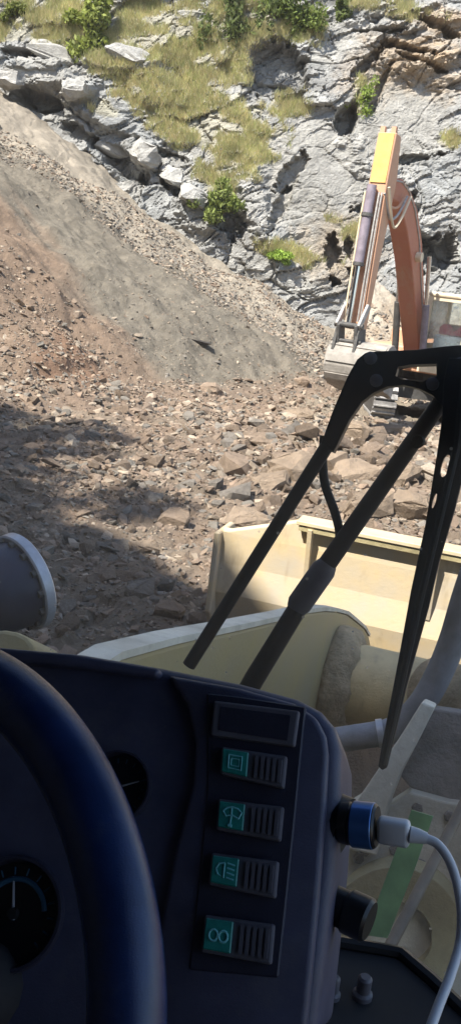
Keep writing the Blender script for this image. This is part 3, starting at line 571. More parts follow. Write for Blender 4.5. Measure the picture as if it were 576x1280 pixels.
# cross tube with caked mud at its left end
TC, TZ = 4.72, .93
bm = BM(); tube(bm, [L(-.765, TC, TZ), L(.34, TC, TZ)], .225, 40); ct = obj('cross_tube', bm, M['tube_yellow'], ld_root, True)
bm = BM(); rg2 = random.Random(3); NK = 72; ring = []
mudn = lambda u, k: .5 * (math.sin(k * .9 + u * 40) + math.sin(k * .37 + u * 23 + 1.3)) + rg2.uniform(-1, 1)
for i, (u_, r_) in enumerate(((0, .228), (0, .285), (.02, .302), (.05, .305), (.08, .298), (.11, .285), (.135, .262), (.155, .228))):
    ring.append([bm.verts.new(L(-.765 + u_ + (rg2.uniform(-.006, .006) + .01 * math.sin(k * .6) if i > 1 else 0), TC + (r_ + .006 * mudn(u_, k)) * math.cos(2 * math.pi * k / NK), TZ + (r_ + .006 * mudn(u_, k)) * math.sin(2 * math.pi * k / NK))) for k in range(NK)])
for a_, b_ in zip(ring, ring[1:]):
    for k in range(NK): bm.faces.new((a_[k], a_[(k + 1) % NK], b_[(k + 1) % NK], b_[k]))
obj('mud_collar', bm, M['mud'], ct, True)
# head lamp on the left front
hc = D(10, 735, 3.2); hax = (LF * .86 + LR * .42 + ZU * .22).normalized()
bm = lathe(BM(), hc, hax, [(-.2, 0), (-.192, .05), (-.165, .09), (-.12, .122), (-.06, .142), (.03, .150), (.05, .150), (.05, 0)], 40); hl = obj('headlamp', bm, M['lamp_shell'], ld_root, True)
bm = lathe(BM(), hc, hax, [(.04, .149), (.037, .165), (.042, .171), (.074, .171), (.08, .165), (.088, .145), (.06, .149), (.04, .149)], 48); obj('rim', bm, M['lamp_rim'], hl, True)
bm = lathe(BM(), hc, hax, [(.055, .141), (.085, .11), (.1, 0)], 32); obj('lens', bm, M['white_plastic'], hl, True)
bm = BM()
for k in range(14):
    a_ = hax.orthogonal().normalized(); b_ = hax.cross(a_); t_ = 2 * math.pi * k / 14; p = hc + hax * .03 + (a_ * math.cos(t_) + b_ * math.sin(t_)) * .152
    lathe(bm, p, -hax, [(-.01, .012), (.008, .012), (.008, 0)], 8)
obj('clip', bm, M['dark_steel'], hl)
bm = prism(BM(), [D(x_, y_, 2.75) for x_, y_ in ((-60, 795), (-20, 788), (6, 787), (22, 790), (34, 796), (42, 806), (44, 830), (-60, 850))], LF * .2 - ZU * .12); obj('lamp_bracket', bev(bm, .012, 2), M['loader_yellow'], ld_root)
# rod, hose, tower plates and pivot ahead of the right half of the windscreen
bm = BM(); tube(bm, [D(395, 929, 3.1), D(474, 917, 3.1)], .041, 18); pr_ = obj('steering_cylinder', bm, M['hose'], ld_root, True)
bm = BM(); tube(bm, [D(471, 917.5, 3.1), D(479, 916.5, 3.1)], .047, 18); obj('end_ring', bm, M['lamp_rim'], pr_, True)
bm = BM(); tube(bm, smoothpath([D(476, 918, 3.13), D(498, 908, 3.13), D(526, 880, 3.1), D(548, 842, 3.08), D(565, 800, 3.05), D(580, 750, 3.0), D(600, 690, 2.95)], 6), .043, 16); obj('hydraulic_hose', bm, M['hose'], ld_root, True)
bm = lathe(BM(), D(566, 872, 3.3), (LR * .8 - LF * .55 + ZU * .1), [(-.12, 0), (-.12, .10), (-.1, .115), (.2, .115), (.2, 0)], 28); obj('pivot_pin', bm, M['mud'], ld_root, True)
def plate(name, px, d, vec, m, par, b=.006, holes=(), y=None):
    o_ = EYE + Vector((0, d, 0)); nn_ = Vector((.12, -1, .35)).normalized(); q = D(500, 1000, d)
    f_ = lambda lp: [onplane(a_, b_, q, nn_) for a_, b_ in lp]
    bm = prism(BM(), f_(px), vec, [f_(h_) for h_ in holes]); return obj(name, bev(bm, b, 2) if b else bm, m, par)
away = LF * .12 - ZU * .04
tp_ = plate('tower_plate', [(527, 877), (543, 884), (522, 926), (500, 968), (486, 1004), (476, 1040), (470, 1070), (428, 1060), (430, 1010), (446, 1000), (472, 962), (500, 920)], 2.72, away, M['cream_plate'], ld_root)
plate('web_plate', [(541, 886), (640, 900), (640, 1010), (560, 1000), (512, 985), (500, 970), (522, 926)], 2.86, away, M['grime_shade'], ld_root)
plate('front_frame', [(512, 990), (560, 1003), (640, 1013), (640, 1330), (400, 1330), (400, 1062), (430, 1048), (470, 1062), (482, 1010)], 2.80, away, M['cream_plate'], ld_root)
def arc_px(cx, cy, r_, a0, a1, n=26, ky=1.0): return [(cx + r_ * math.cos(R(a0 + (a1 - a0) * i / n)), cy + ky * r_ * math.sin(R(a0 + (a1 - a0) * i / n))) for i in range(n + 1)]
plate('pivot_boss', arc_px(492, 1170, 86, 0, 360, 40)[:-1], 2.70, LF * .06, M['olive_plate'], ld_root, .006, [arc_px(494, 1172, 46, 0, 360, 32)[:-1]])
plate('pin_cap', arc_px(494, 1172, 45, 0, 360, 32)[:-1], 2.74, LF * .05, M['cream_plate'], ld_root)
bm = BM()
for (a_, b_) in ((447, 1072), (455, 1062), (492, 1062), (524, 1080), (520, 1010), (560, 1020)): lathe(bm, onplane(a_, b_, D(500, 1000, 2.80), Vector((.12, -1, .35)).normalized()), Vector((.12, -1, .35)), [(-.01, .016), (.012, .016), (.014, .012), (.014, 0)], 6)
obj('bolts', bm, M['grime_shade'], ld_root)
bm = BM(); tube(bm, [D(480, 1196, 1.5), D(530, 1100, 1.55), D(600, 965, 1.62)], .009, 10); obj('grab_rail', bm, M['brown_paint'], ld_root, True)
# front chassis and front wheels, below the view but there
bm = box(BM(), L(-.26, 2.6, .5), .9, 2.4, .5, (LR, LF, ZU)); obj('front_chassis', bm, M['olive_plate'], ld_root)
for lat in (-1.62, .82):
    c_ = L(lat, 2.75, .72); wo = obj('wheel', lathe(BM(), c_ - LR * .28, LR, [(0, .3), (0, .55), (.04, .70), (.14, .74), (.42, .74), (.52, .70), (.56, .55), (.56, .3)], 40), M['wiper_rubber'], ld_root, True)
    obj('hub', lathe(BM(), c_ - LR * .2, LR, [(0, 0), (0, .34), (.4, .34), (.4, 0)], 28), M['loader_yellow'], wo, True)

# cab shell around us
axl = (LR, LF, ZU)
bm = box(BM(), L(-.4, -.05, 3.52), 1.75, 2.1, .1, axl); obj('cab_roof', bev(bm, .03, 2), M['cab'], ld_root)
bm = box(BM(), L(-.4, -.05, 1.75), 1.7, 2.0, .08, axl); obj('cab_floor', bm, M['cab'], ld_root)
bm = box(BM(), L(-.4, -1.05, 2.02), 1.7, .06, .5, axl); obj('cab_rear_wall', bm, M['cab'], ld_root)
for lat in (-1.25, .45):
    bm = box(BM(), L(lat, -.05, 2.02), .05, 2.0, .5, axl); dr = obj('door', bm, M['cab'], ld_root)
    bm = box(BM(), L(lat, .90, 3.02), .07, .08, .9, axl); box(bm, L(lat, -1.02, 3.02), .07, .1, .9, axl); obj('pillar', bm, M['cab'], ld_root)
bm = box(BM(), L(-.55, -.65, 2.25), .5, .5, .14, axl); box(bm, L(-.55, -.92, 2.6), .5, .14, .7, axl); obj('driver_seat', bev(bm, .04, 2), M['cab'], ld_root)
# dashboard
DO = D(300, 1000, .62); DN = (-LF * .80 + ZU * .60).normalized()
def dp(px, py, h=0): return onplane(px, py, DO, DN) + DN * h
def dpoly(pts, h, t): return prism(BM(), [dp(a_, b_, h) for a_, b_ in pts], -DN * t)
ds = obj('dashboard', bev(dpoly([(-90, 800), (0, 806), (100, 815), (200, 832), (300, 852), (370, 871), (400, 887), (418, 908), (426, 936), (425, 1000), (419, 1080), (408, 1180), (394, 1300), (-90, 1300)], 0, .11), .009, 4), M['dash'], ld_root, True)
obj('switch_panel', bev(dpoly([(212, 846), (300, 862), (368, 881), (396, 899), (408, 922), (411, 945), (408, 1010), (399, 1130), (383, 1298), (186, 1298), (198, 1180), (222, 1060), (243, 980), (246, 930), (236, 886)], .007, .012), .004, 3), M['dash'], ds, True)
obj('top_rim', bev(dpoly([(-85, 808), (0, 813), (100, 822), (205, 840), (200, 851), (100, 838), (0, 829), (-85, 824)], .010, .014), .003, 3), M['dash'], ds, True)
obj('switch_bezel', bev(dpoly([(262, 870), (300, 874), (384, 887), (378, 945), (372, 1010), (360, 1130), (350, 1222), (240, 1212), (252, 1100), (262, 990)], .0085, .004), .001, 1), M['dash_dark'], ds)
bl_ = obj('blank_switch', bev(dpoly([(272, 881), (377, 894), (371, 938), (268, 924)], .013, .006), .0015, 2), M['switch'], ld_root)
obj('recess', dpoly([(281, 889), (366, 900), (362, 931), (278, 918)], .0135, .002), M['dash_dark'], bl_)
quads = [[(282, 938), (362, 950), (358, 990), (280, 972)], [(278, 1002), (358, 1012), (354, 1055), (275, 1040)], [(270, 1068), (352, 1079), (348, 1125), (266, 1108)], [(262, 1144), (347, 1156), (343, 1206), (257, 1190)]]
labs = ['rocker switch with a square symbol on its green lens', 'rocker switch with a wiper symbol on its green lens', 'rocker switch with a headlamp symbol on its green lens', 'rocker switch with two joined rings on its green lens']
def lerp2(a_, b_, t_): return (a_[0] + (b_[0] - a_[0]) * t_, a_[1] + (b_[1] - a_[1]) * t_)
for k, q in enumerate(quads):
    def quv(u_, v_, q=q): return lerp2(lerp2(q[0], q[1], u_), lerp2(q[3], q[2], u_), v_)
    bm = dpoly([quv(0, 0), quv(1, 0), quv(1, 1), quv(0, 1)], .014, .006); bm.verts.ensure_lookup_table()
    sw = obj('rocker_switch', bev(bm, .0015, 2), M['switch'], ld_root); sw['label'] = labs[k]
    obj('lens', bev(dpoly([quv(.03, .08), quv(.42, .08), quv(.42, .9), quv(.03, .9)], .0158, .003), .0006, 1), M['lens'], sw)
    for j in range(5):
        u0 = .53 + j * .09; obj('rib', dpoly([quv(u0, .14), quv(u0 + .05, .14), quv(u0 + .05, .86), quv(u0, .86)], .0157, .003), M['switch'], sw)
    bm = BM(); s3 = lambda lp, r_=.00055: tube(bm, [dp(*quv(a_, b_), .0160) for a_, b_ in lp], r_, 6)
    if k == 0:
        s3([(.13, .27), (.33, .27), (.33, .73), (.13, .73), (.13, .25)]); s3([(.17, .38), (.29, .38), (.29, .62), (.17, .62), (.17, .38)], .0004)
    elif k == 1:
        s3([(.10, .38), (.16, .26), (.24, .22), (.32, .26), (.38, .36), (.34, .56)]); s3([(.10, .38), (.15, .52), (.24, .47), (.34, .56)]); s3([(.23, .24), (.23, .47), (.22, .82)]); s3([(.19, .8), (.25, .82)], .001)
    elif k == 2:
        s3([(.22, .26), (.14, .30), (.10, .46), (.13, .62), (.22, .70), (.22, .26)])
        for v_ in (.28, .42, .56, .70): s3([(.26, v_ - .02), (.37, v_ + .02)])
    else:
        for uc in (.16, .30): s3([(uc + .062 * math.cos(t_), .5 + .15 * math.sin(t_)) for t_ in np.linspace(0, 2 * math.pi, 14)], .0007)
        s3([(.21, .56), (.25, .45)], .0007)
    obj('symbol', bm, M['symbol'], sw)
def gauge(px, py, rpx, ang, blue):
    c_ = dp(px, py); r_ = rpx * (c_ - EYE).length / F; a_ = (ZU - DN * DN.z).normalized(); b_ = a_.cross(DN)
    g = obj('gauge', lathe(BM(), c_, DN, [(.0, r_ * 1.0), (.006, r_ * 1.06), (.010, r_ * 1.03), (.010, r_ * .97), (.002, r_ * .93), (.002, 0)], 40), M['dash_dark'], ld_root, True)
    obj('dial', lathe(BM(), c_ + DN * .002, DN, [(0, r_ * .92), (.0012, r_ * .92), (.0012, 0)], 36), M['dial'], g)
    bm = BM()
    for t_ in np.linspace(R(-120), R(120), 13):
        d_ = a_ * math.cos(t_) + b_ * math.sin(t_); tube(bm, [c_ + DN * .0035 + d_ * r_ * .70, c_ + DN * .0035 + d_ * r_ * .84], r_ * .02, 4)
    obj('scale_marks', bm, M['dialmark'], g)
    if blue:
        bm = BM(); tube(bm, [c_ + DN * .0034 + (a_ * math.cos(t_) + b_ * math.sin(t_)) * r_ * .62 for t_ in np.linspace(R(-70), R(70), 18)], r_ * .055, 6); obj('blue_arc', bm, M['dialmark'], g)
    bm = BM(); d_ = a_ * math.cos(R(ang)) + b_ * math.sin(R(ang)); tube(bm, [c_ + DN * .004 - d_ * r_ * .12, c_ + DN * .004 + d_ * r_ * .66], [r_ * .035, r_ * .018], 6); obj('needle', bm, M['dialwhite'], g)
    obj('needle_cap', lathe(BM(), c_ + DN * .003, DN, [(0, r_ * .12), (.004, r_ * .1), (.004, 0)], 16), M['black_plastic'], g, True)
gauge(150, 985, 40, 60, False); gauge(20, 1142, 58, -22, True)
# steering wheel
wc = Vector((-.1743, .4053, 2.6031)); wn_ = Vector((-.2414, -.3357, .2116)).normalized(); wa = wn_.cross(ZU).normalized(); wb_ = wn_.cross(wa)
bm = BM(); MJ, MN = .185, .018; rings = []
for i in range(120):
    t_ = 2 * math.pi * i / 120; d_ = wa * math.cos(t_) + wb_ * math.sin(t_)
    rings.append([bm.verts.new(wc + d_ * (MJ + MN * math.cos(2 * math.pi * k / 24)) + wn_ * MN * math.sin(2 * math.pi * k / 24)) for k in range(24)])
for i in range(120):
    for k in range(24): bm.faces.new((rings[i][k], rings[(i + 1) % 120][k], rings[(i + 1) % 120][(k + 1) % 24], rings[i][(k + 1) % 24]))
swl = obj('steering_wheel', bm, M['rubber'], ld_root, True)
rdir = (wa if wa.x > 0 else -wa); udir = wb_ if wb_.z > 0 else -wb_
for t_ in (150, 210, 270):
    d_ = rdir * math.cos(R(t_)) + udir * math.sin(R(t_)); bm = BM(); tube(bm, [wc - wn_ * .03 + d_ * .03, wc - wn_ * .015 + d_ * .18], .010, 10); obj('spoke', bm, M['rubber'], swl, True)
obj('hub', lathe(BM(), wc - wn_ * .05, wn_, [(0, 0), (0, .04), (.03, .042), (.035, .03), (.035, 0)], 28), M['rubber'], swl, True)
bm = BM(); tube(bm, [wc - wn_ * .05, wc - wn_ * .35], .03, 16); obj('steering_column', bm, M['cab'], ld_root, True)
# knob and socket on the right side of the dash
KD = (LR * .95 - LF * .2).normalized()
bm = lathe(BM(), D(424, 1134, .645), KD, [(-.01, 0), (-.01, .012), (.004, .012), (.006, .0138), (.019, .0138), (.021, .012), (.021, 0)], 24); obj('side_knob', bm, M['black_plastic'], ld_root, True)
bm = lathe(BM(), D(420, 1030, .63), KD, [(-.01, 0), (-.01, .019), (.006, .019), (.006, 0)], 24); obj('power_socket', bm, M['black_plastic'], ld_root, True)
# ledge under the windscreen
lz = D(480, 1192, .92).z
led = [atz(a_, b_, lz) for a_, b_ in ((380, 1174), (420, 1180), (462, 1187), (500, 1194), (540, 1228), (590, 1276), (640, 1330), (640, 1500), (360, 1500))]
ledge_o = obj('front_ledge', bev(prism(BM(), led, -ZU * .25), .006, 2), M['cab'], ld_root)
bm = BM(); tube(bm, [p + ZU * .002 for p in led[:7]], .006, 8); obj('seal', bm, M['black_plastic'], ledge_o, True)
bm = BM()
for a_, b_, r_ in ((452, 1246, .006), (414, 1246, .005)): lathe(bm, atz(a_, b_, lz) - ZU * .002, ZU, [(0, r_ * 1.4), (.006, r_ * 1.4), (.008, r_), (.02, r_), (.022, r_ * .7), (.022, 0)], 14)
obj('ledge_bolts', bm, M['switch'], ledge_o, True)
# windscreen
WN = (-LF * .97 + ZU * .22).normalized(); WO = D(288, 640, 1.0)
def wp(px, py, h=0): return onplane(px, py, WO + WN * h, WN)
ws = obj('windscreen', prism(BM(), [wp(-420, 1300), wp(-420, -80), wp(1050, -80), wp(1050, 1300)], -WN * .005), M['windscreen'], ld_root)
bm = prism(BM(), [wp(514, 1012, .004), wp(541, 1020, .004), (wp(520, 1080, .004)), wp(484, 1172, .004), wp(456, 1168, .004), wp(488, 1080, .004)], WN * .0015); obj('green_tape', bm, M['green_tape'], ws)
# wiper outside the glass
WH = -.045
def wplate(name, px, h, t, m, par, holes=(), b=.002):
    bm = prism(BM(), [wp(a_, b_, h) for a_, b_ in px], -WN * t, [[wp(a_, b_, h) for a_, b_ in ho] for ho in holes]); return obj(name, bev(bm, b, 2) if b else bm, m, par)
wr = wplate('wiper', [(434, 470), (446, 449), (456, 441), (470, 439), (520, 437), (552, 433), (640, 426), (640, 506), (552, 508), (540, 494), (524, 486), (504, 481), (484, 483), (466, 491), (452, 502), (436, 525), (416, 566), (400, 556), (416, 512)], WH, .014, M['wiper'], ld_root, [[(494, 470), (497, 459), (512, 456), (545, 455), (545, 470), (527, 477), (500, 474)]])
bm = BM(); tube(bm, [wp(236, 832, WH - .006), wp(408, 558, WH - .006)], .0078, 14); obj('thin_arm', bm, M['wiper'], wr, True)
bm = BM(); tube(bm, [wp(300, 880, WH - .012), wp(318, 848, WH - .012), wp(384, 740, WH - .012), wp(552, 500, WH - .012)], [.0118, .0118, .0108, .0092], 16); obj('main_arm', bm, M['wiper'], wr, True)
bm = BM(); tube(bm, [wp(370, 762, WH - .012), wp(374, 755, WH - .012), wp(404, 712, WH - .012), wp(410, 704, WH - .012)], [.0115, .0142, .0142, .0108], 16); obj('sleeve', bm, M['switch'], wr, True)
bm = BM(); tube(bm, smoothpath([wp(405, 545, WH - .014), wp(403, 575, WH - .014), (wp(406, 606, WH - .014)), wp(418, 640, WH - .014), wp(424, 668, WH - .014), wp(420, 692, WH - .014)], 6), .0052, 10); obj('washer_hose', bm, M['wiper_rubber'], wr, True)
oval = lambda cx, cy, rx, ry, rot: [(cx + rx * math.cos(t_) * math.cos(R(rot)) - ry * math.sin(t_) * math.sin(R(rot)), cy + rx * math.cos(t_) * math.sin(R(rot)) + ry * math.sin(t_) * math.cos(R(rot))) for t_ in np.linspace(0, 2 * math.pi, 14, endpoint=False)]
wplate('blade_holder', [(640, 452), (560, 447), (553, 480), (552, 521), (545, 570), (531, 655), (513, 738), (494, 842), (475, 940), (472, 958), (477, 963), (483, 960), (507, 860), (535, 760), (549, 700), (567, 640), (578, 596), (588, 560), (640, 520)], WH + .016, .010, M['wiper'], wr, [oval(556, 582, 15, 5, 106), oval(542, 626, 10, 2, 106)])
bm = BM(); tube(bm, [wp(580, 470, WH + .022), wp(570, 560, WH + .022), wp(524, 750, WH + .022), wp(478, 955, WH + .022)], .0042, 8); obj('blade_rubber', bm, M['wiper_rubber'], wr, True)
bm = BM()
for a_, b_ in ((463, 448), (470, 476), (540, 480), (575, 455), (522, 738)): lathe(bm, wp(a_, b_, WH + .0), WN, [(0, .007), (.004, .007), (.006, .004), (.006, 0)], 12)
obj('rivets', bm, M['switch'], wr, True)
bm = lathe(BM(), wp(522, 552, WH - .01), WN, [(-.01, .006), (.006, .008), (.009, .006), (.009, 0)], 10); obj('stop_peg', bm, M['wiper_rubber'], wr)

# charger and its cable
ch = thing('phone_charger', 'black charger with painted blue sky sheen plugged into the side of the dashboard', 'charger', D(426, 1029, .62))
c0, c1 = D(426, 1028, .62), D(471, 1033, .615); cx_ = (c1 - c0).normalized(); lc_ = (c1 - c0).length
obj('body', lathe(BM(), c0, cx_, [(0, 0), (0, .0125), (lc_ * .24, .0132), (lc_ * .26, .0126), (lc_ * .3, .0126), (lc_ * .32, .0136), (lc_ * .94, .0136), (lc_, .0122), (lc_, 0)], 28), M['black_plastic'], ch, True)
obj('ring', lathe(BM(), c0, cx_, [(lc_ * .34, .0137), (lc_ * .36, .0142), (lc_ * .9, .0142), (lc_ * .92, .0137)], 28), M['sky_sheen'], ch, True)  # band that carries the painted sky reflection round the black body
cb = thing('charging_cable', 'white charging cable curving down from the plugged in charger', 'cable', D(505, 1040, .615))
q0, q1 = D(471, 1036, .613), D(512, 1043, .61); px3 = (q1 - q0).normalized(); pu = (ZU - px3 * px3.z).normalized(); pv = px3.cross(pu)
bm = box(BM(), q0.lerp(q1, .5), (q1 - q0).length, .010, .0165, (px3, pv, pu)); obj('plug', bev(bm, .003, 3), M['white_plastic'], cb, True)
bm = BM(); tube(bm, [q1, D(522, 1045, .61), D(533, 1048, .61)], [.0052, .0046, .0034], 14); obj('strain_relief', bm, M['white_plastic'], cb, True)
bm = BM(); tube(bm, smoothpath([D(530, 1047, .61), D(546, 1055, .61), D(560, 1074, .61), D(570, 1102, .61), D(576, 1140, .61), D(574, 1178, .61), D(562, 1220, .60), D(548, 1256, .59), D(532, 1300, .58), D(515, 1350, .57)], 8), .0029, 12); obj('cord', bm, M['white_plastic'], cb, True)

# trees added along the rim of the bank, outside the picture, to dapple the shade edge
for k, (gx_, gy_) in enumerate([(-2.0, 11.4), (-3.0, 13.6), (-3.9, 15.9)]):
    bx, by = gx_ - shift * math.sin(SUN_AZ) - .9, gy_ - shift * math.cos(SUN_AZ) - .9; rr_ = np.random.default_rng(40 + k)
    tr_ = thing('tree', ['unseen leafy tree added on the bank rim nearest the loader', 'middle unseen leafy tree added on the bank rim', 'unseen leafy tree added at the far end of the bank rim'][k], 'tree', (bx, by, HT - .6))
    cen = np.c_[rr_.normal(.3, .8, 9), rr_.normal(.3, .8, 9), rr_.uniform(.2, 3.2, 9)]; co, fa, cl = leaf_cloud(cen, np.full((9, 3), .75), 1500, .15, (1.2, 1.25, .9), 60 + k); o = raw_mesh('crown', co, fa, cl, M['leaf']); o.parent = tr_
    bm = BM(); tube(bm, smoothpath([Vector((0, 0, -.3)), Vector((.1, 0, 1.2)), Vector((.2, .2, 2.8))], 4), [.16, .15, .14, .13, .12, .1, .08, .06, .04], 8)
    for q in range(5): tube(bm, [Vector((.1, .05, .8 + .3 * q)), Vector(cen[q])], [.06, .02], 6)
    me = bpy.data.meshes.new('trunk'); bm.to_mesh(me); bm.free(); me.materials.append(M['bark']); o = bpy.data.objects.new('trunk', me); C.objects.link(o); o.parent = tr_

# ------------------------------------------------------------------ loose rocks
def rock_template(seed):
    r_ = random.Random(seed); bm = BM(); sx, sy, sz = r_.uniform(.8, 1.25), r_.uniform(.65, 1.0), r_.uniform(.4, .75)
    for i in range(13):
        v = Vector((r_.gauss(0, 1), r_.gauss(0, 1), r_.gauss(0, 1))).normalized() * r_.uniform(.8, 1.05)
        bm.verts.new((max(-.78, min(.78, v.x)) * sx, max(-.75, min(.75, v.y)) * sy, max(-.6, min(.6, v.z)) * sz))
    res = bmesh.ops.convex_hull(bm, input=bm.verts); bmesh.ops.delete(bm, geom=list({g for g in res['geom_interior'] + res['geom_unused'] if isinstance(g, bmesh.types.BMVert)}), context='VERTS')
    bmesh.ops.triangulate(bm, faces=bm.faces); bmesh.ops.recalc_face_normals(bm, faces=bm.faces); bm.verts.index_update()
    v = np.array([q.co for q in bm.verts]); f = np.array([[q.index for q in x.verts] for x in bm.faces]); bm.free(); return v, f
TPL = [rock_template(100 + i) for i in range(20)]
rg = np.random.default_rng(11)
def scatter(n, x0, x1, y0, y1, rmin, rmax, p, ok):
    x = rg.uniform(x0, x1, n); y = rg.uniform(y0, y1, n); u = rg.random(n); r = (rmin ** -p + u * (rmax ** -p - rmin ** -p)) ** (-1 / p)
    k = ok(x, y, r); return np.c_[x, y, r][k]
def clear(x, y):                                                        # not under the machines
    la = x * LR.x + y * LR.y; fo = x * LF.x + y * LF.y
    return ~((fo < 8.6) & (la > -2.3) & (la < 1.5)) & ~((abs(x - 4.75) < 1.9) & (y > 23.2) & (y < 28)) & (fo > 3.5)
patch = lambda x, y, r: rg.random(len(x)) < np.clip(.9 + 1.0 * fbm(x * .55, y * .55, 601, 4) + 5 * (r - .06), .12, 1)
sc_ok = lambda x, y, r: scree_s(x, y) > .4
fl_ok = lambda x, y, r: clear(x, y) & patch(x, y, r) & (scree_s(x, y) < .5) & (y < 31)
near = scatter(22000, -5.5, 3, 6.5, 14, .016, .17, 2.1, fl_ok); mid = scatter(32000, -8, 7, 12, 22, .026, .23, 2.3, fl_ok); far = scatter(15000, -7, 9, 20, 30.5, .035, .22, 2.6, fl_ok)
scr = scatter(14000, -12, 4.5, 17, 34, .022, .15, 3.1, lambda x, y, r: (scree_s(x, y) > .1) & (rg.random(len(x)) < np.clip(1.2 - scree_s(x, y) * .2 + .9 * (y > 30.3), .12, 1)))
band = scatter(9000, -10, 4, 29.5, 34, .03, .13, 2.6, lambda x, y, r: (scree_s(x, y) > .4) & (y - .22 * (x + 3) * -1 > 30.6 + fbm(x, y, 611, 3) * .5))
lob = scatter(16000, -11, 0, 16, 28, .028, .2, 2.5, lambda x, y, r: (scree_s(x, y) > -.2) & (rg.random(len(x)) < np.clip((4.6 - ((x - T0[0]) * SN[1] - (y - T0[1]) * SN[0])) * .6, 0, 1) * np.clip(1.35 - scree_s(x, y) * .24, 0.05, 1)))
tal = scatter(2500, -.5, 10, 28.5, 34, .05, .3, 2.6, lambda x, y, r: (y > 29) & (x > 1.5))
heap = scatter(800, -.2, 5.2, 12.3, 20.5, .07, .42, 1.5, fl_ok)
rocks = np.vstack([near, mid, far, scr, tal, heap, lob, band]); zone = np.concatenate([[0] * (len(near) + len(mid) + len(far)), [1] * len(scr), [2] * len(tal), [0] * (len(heap) + len(lob)), [3] * len(band)]).astype(int)
gzs = ground_z(rocks[:, 0], rocks[:, 1])
Q = np.c_[rocks[:, :2], gzs] - np.array(EYE); dd = Q @ np.array(FW); sxp = 288 + F * (Q @ np.array(RT)) / dd; syp = 640 - F * (Q @ np.array(UP)) / dd
app = rocks[:, 2] / dd * F
inv = (sxp > 0) & (sxp < 576) & (syp > 60) & (syp < 800) & ~((sxp < 75) & (syp > 665)) & ~((sxp > 265) & (syp > 655)) & ~((sxp > 530) & (syp > 440))
order = np.argsort(-np.where(inv, app, 0)); big = set(order[:262].tolist())
tm = []
for v, f in TPL:
    pair = []
    for mn in ('rock', 'rock_grey'):
        me = bpy.data.meshes.new('rock'); me.from_pydata(v.tolist(), [], f.tolist()); me.materials.append(M[mn]); pair.append(me)
    tm.append(pair)
yaw = rg.uniform(0, 6.28, len(rocks)); tx, ty = rg.normal(0, .3, len(rocks)), rg.normal(0, .3, len(rocks))
shade_x = 3.35 - .43 * rocks[:, 1]
for i in order[:262]:
    x, y, r = rocks[i]; k = i % 20; px, py = sxp[i], syp[i]
    if zone[i] == 1: lab, grp, g = 'small broken stone lying on the grey spoil slope', 'stones on the spoil slope', 1
    elif zone[i] == 3: lab, grp, g = 'small stone in the pale gravel band along the rock face', 'stones in the pale gravel band', 1
    elif zone[i] == 2: lab, grp, g = 'pale stone on the debris slope below the rock face', 'stones below the rock face', 1
    elif x < shade_x[i]: lab, grp, g = 'angular rock in the shaded rubble', 'rocks in the shaded rubble', int(rg.random() < .5)
    elif px > 330: lab, grp, g = 'brown angular rock beyond the loader bucket', 'rocks heaped beyond the bucket', int(rg.random() < .2)
    elif py > 560: lab, grp, g = 'sunlit brown rock left of the bucket', 'sunlit rocks left of the bucket', int(rg.random() < .25)
    else: lab, grp, g = 'sunlit brown rock near the slope foot', 'rocks near the slope foot', int(rg.random() < .25)
    if zone[i] == 0: lab = lab.replace('sunlit brown', 'sunlit ' + ('grey' if g else 'brown')).replace('brown angular', ('grey' if g else 'brown') + ' angular').replace('angular rock in the sh', ('grey' if g else 'brown') + ' angular rock in the sh'); grp += ', ' + ('grey' if g else 'brown') + ' ones'
    if zone[i] == 0:
        xa1, xa2 = 236 + (832 - py) * .628, 318 + (848 - py) * .672     # where the two wiper arms cross this height
        where = ', left of the thin wiper arm' if px < xa1 else (', between the two wiper arms' if px < xa2 else ', right of the main wiper arm')
        if px > 300: lab += where; grp += where
        elif py > 500: w2 = ', low down beside the bucket' if py > 650 else (', far to the left' if px < 110 else ', midway along'); lab += w2; grp += w2
        if app[i] > 9.5: lab = 'large ' + lab; grp += ', large'
    o = bpy.data.objects.new('rock', tm[k][g]); C.objects.link(o); o.location = (x, y, gzs[i] + r * .12); o.rotation_euler = (tx[i], ty[i], yaw[i]); o.scale = (r, r, r); put(o, lab, 'rock', grp)
cos_, fas_, cls_ = [], [], []; base = 0
pal = np.array([BROWN, (.29, .22, .165), (.23, .205, .175), (.375, .305, .235), (.245, .186, .142)])
for i in range(len(rocks)):
    if i in big: continue
    v, f = TPL[i % 20]; c, s_ = math.cos(yaw[i]), math.sin(yaw[i]); x, y, r = rocks[i]
    V3 = v * r; V3 = np.c_[V3[:, 0] * c - V3[:, 1] * s_, V3[:, 0] * s_ + V3[:, 1] * c, V3[:, 2] + tx[i] * V3[:, 0] + ty[i] * V3[:, 1]]
    cos_.append(V3 + [x, y, gzs[i] + r * .1]); fas_.append(f + base); base += len(v)
    pc = pal[int(rg.integers(0, 5))] if zone[i] == 0 else (pal[int(rg.integers(2, 4))] if rg.random() < .8 else pal[0]); cls_.append(np.repeat((pc * rg.uniform(.7, 1.3))[None], len(v), 0))
put(raw_mesh('loose_rubble', np.vstack(cos_), np.vstack(fas_), np.vstack(cls_), M['gravel']), 'small loose broken stones covering the quarry floor and slopes', 'rubble', kind='stuff')
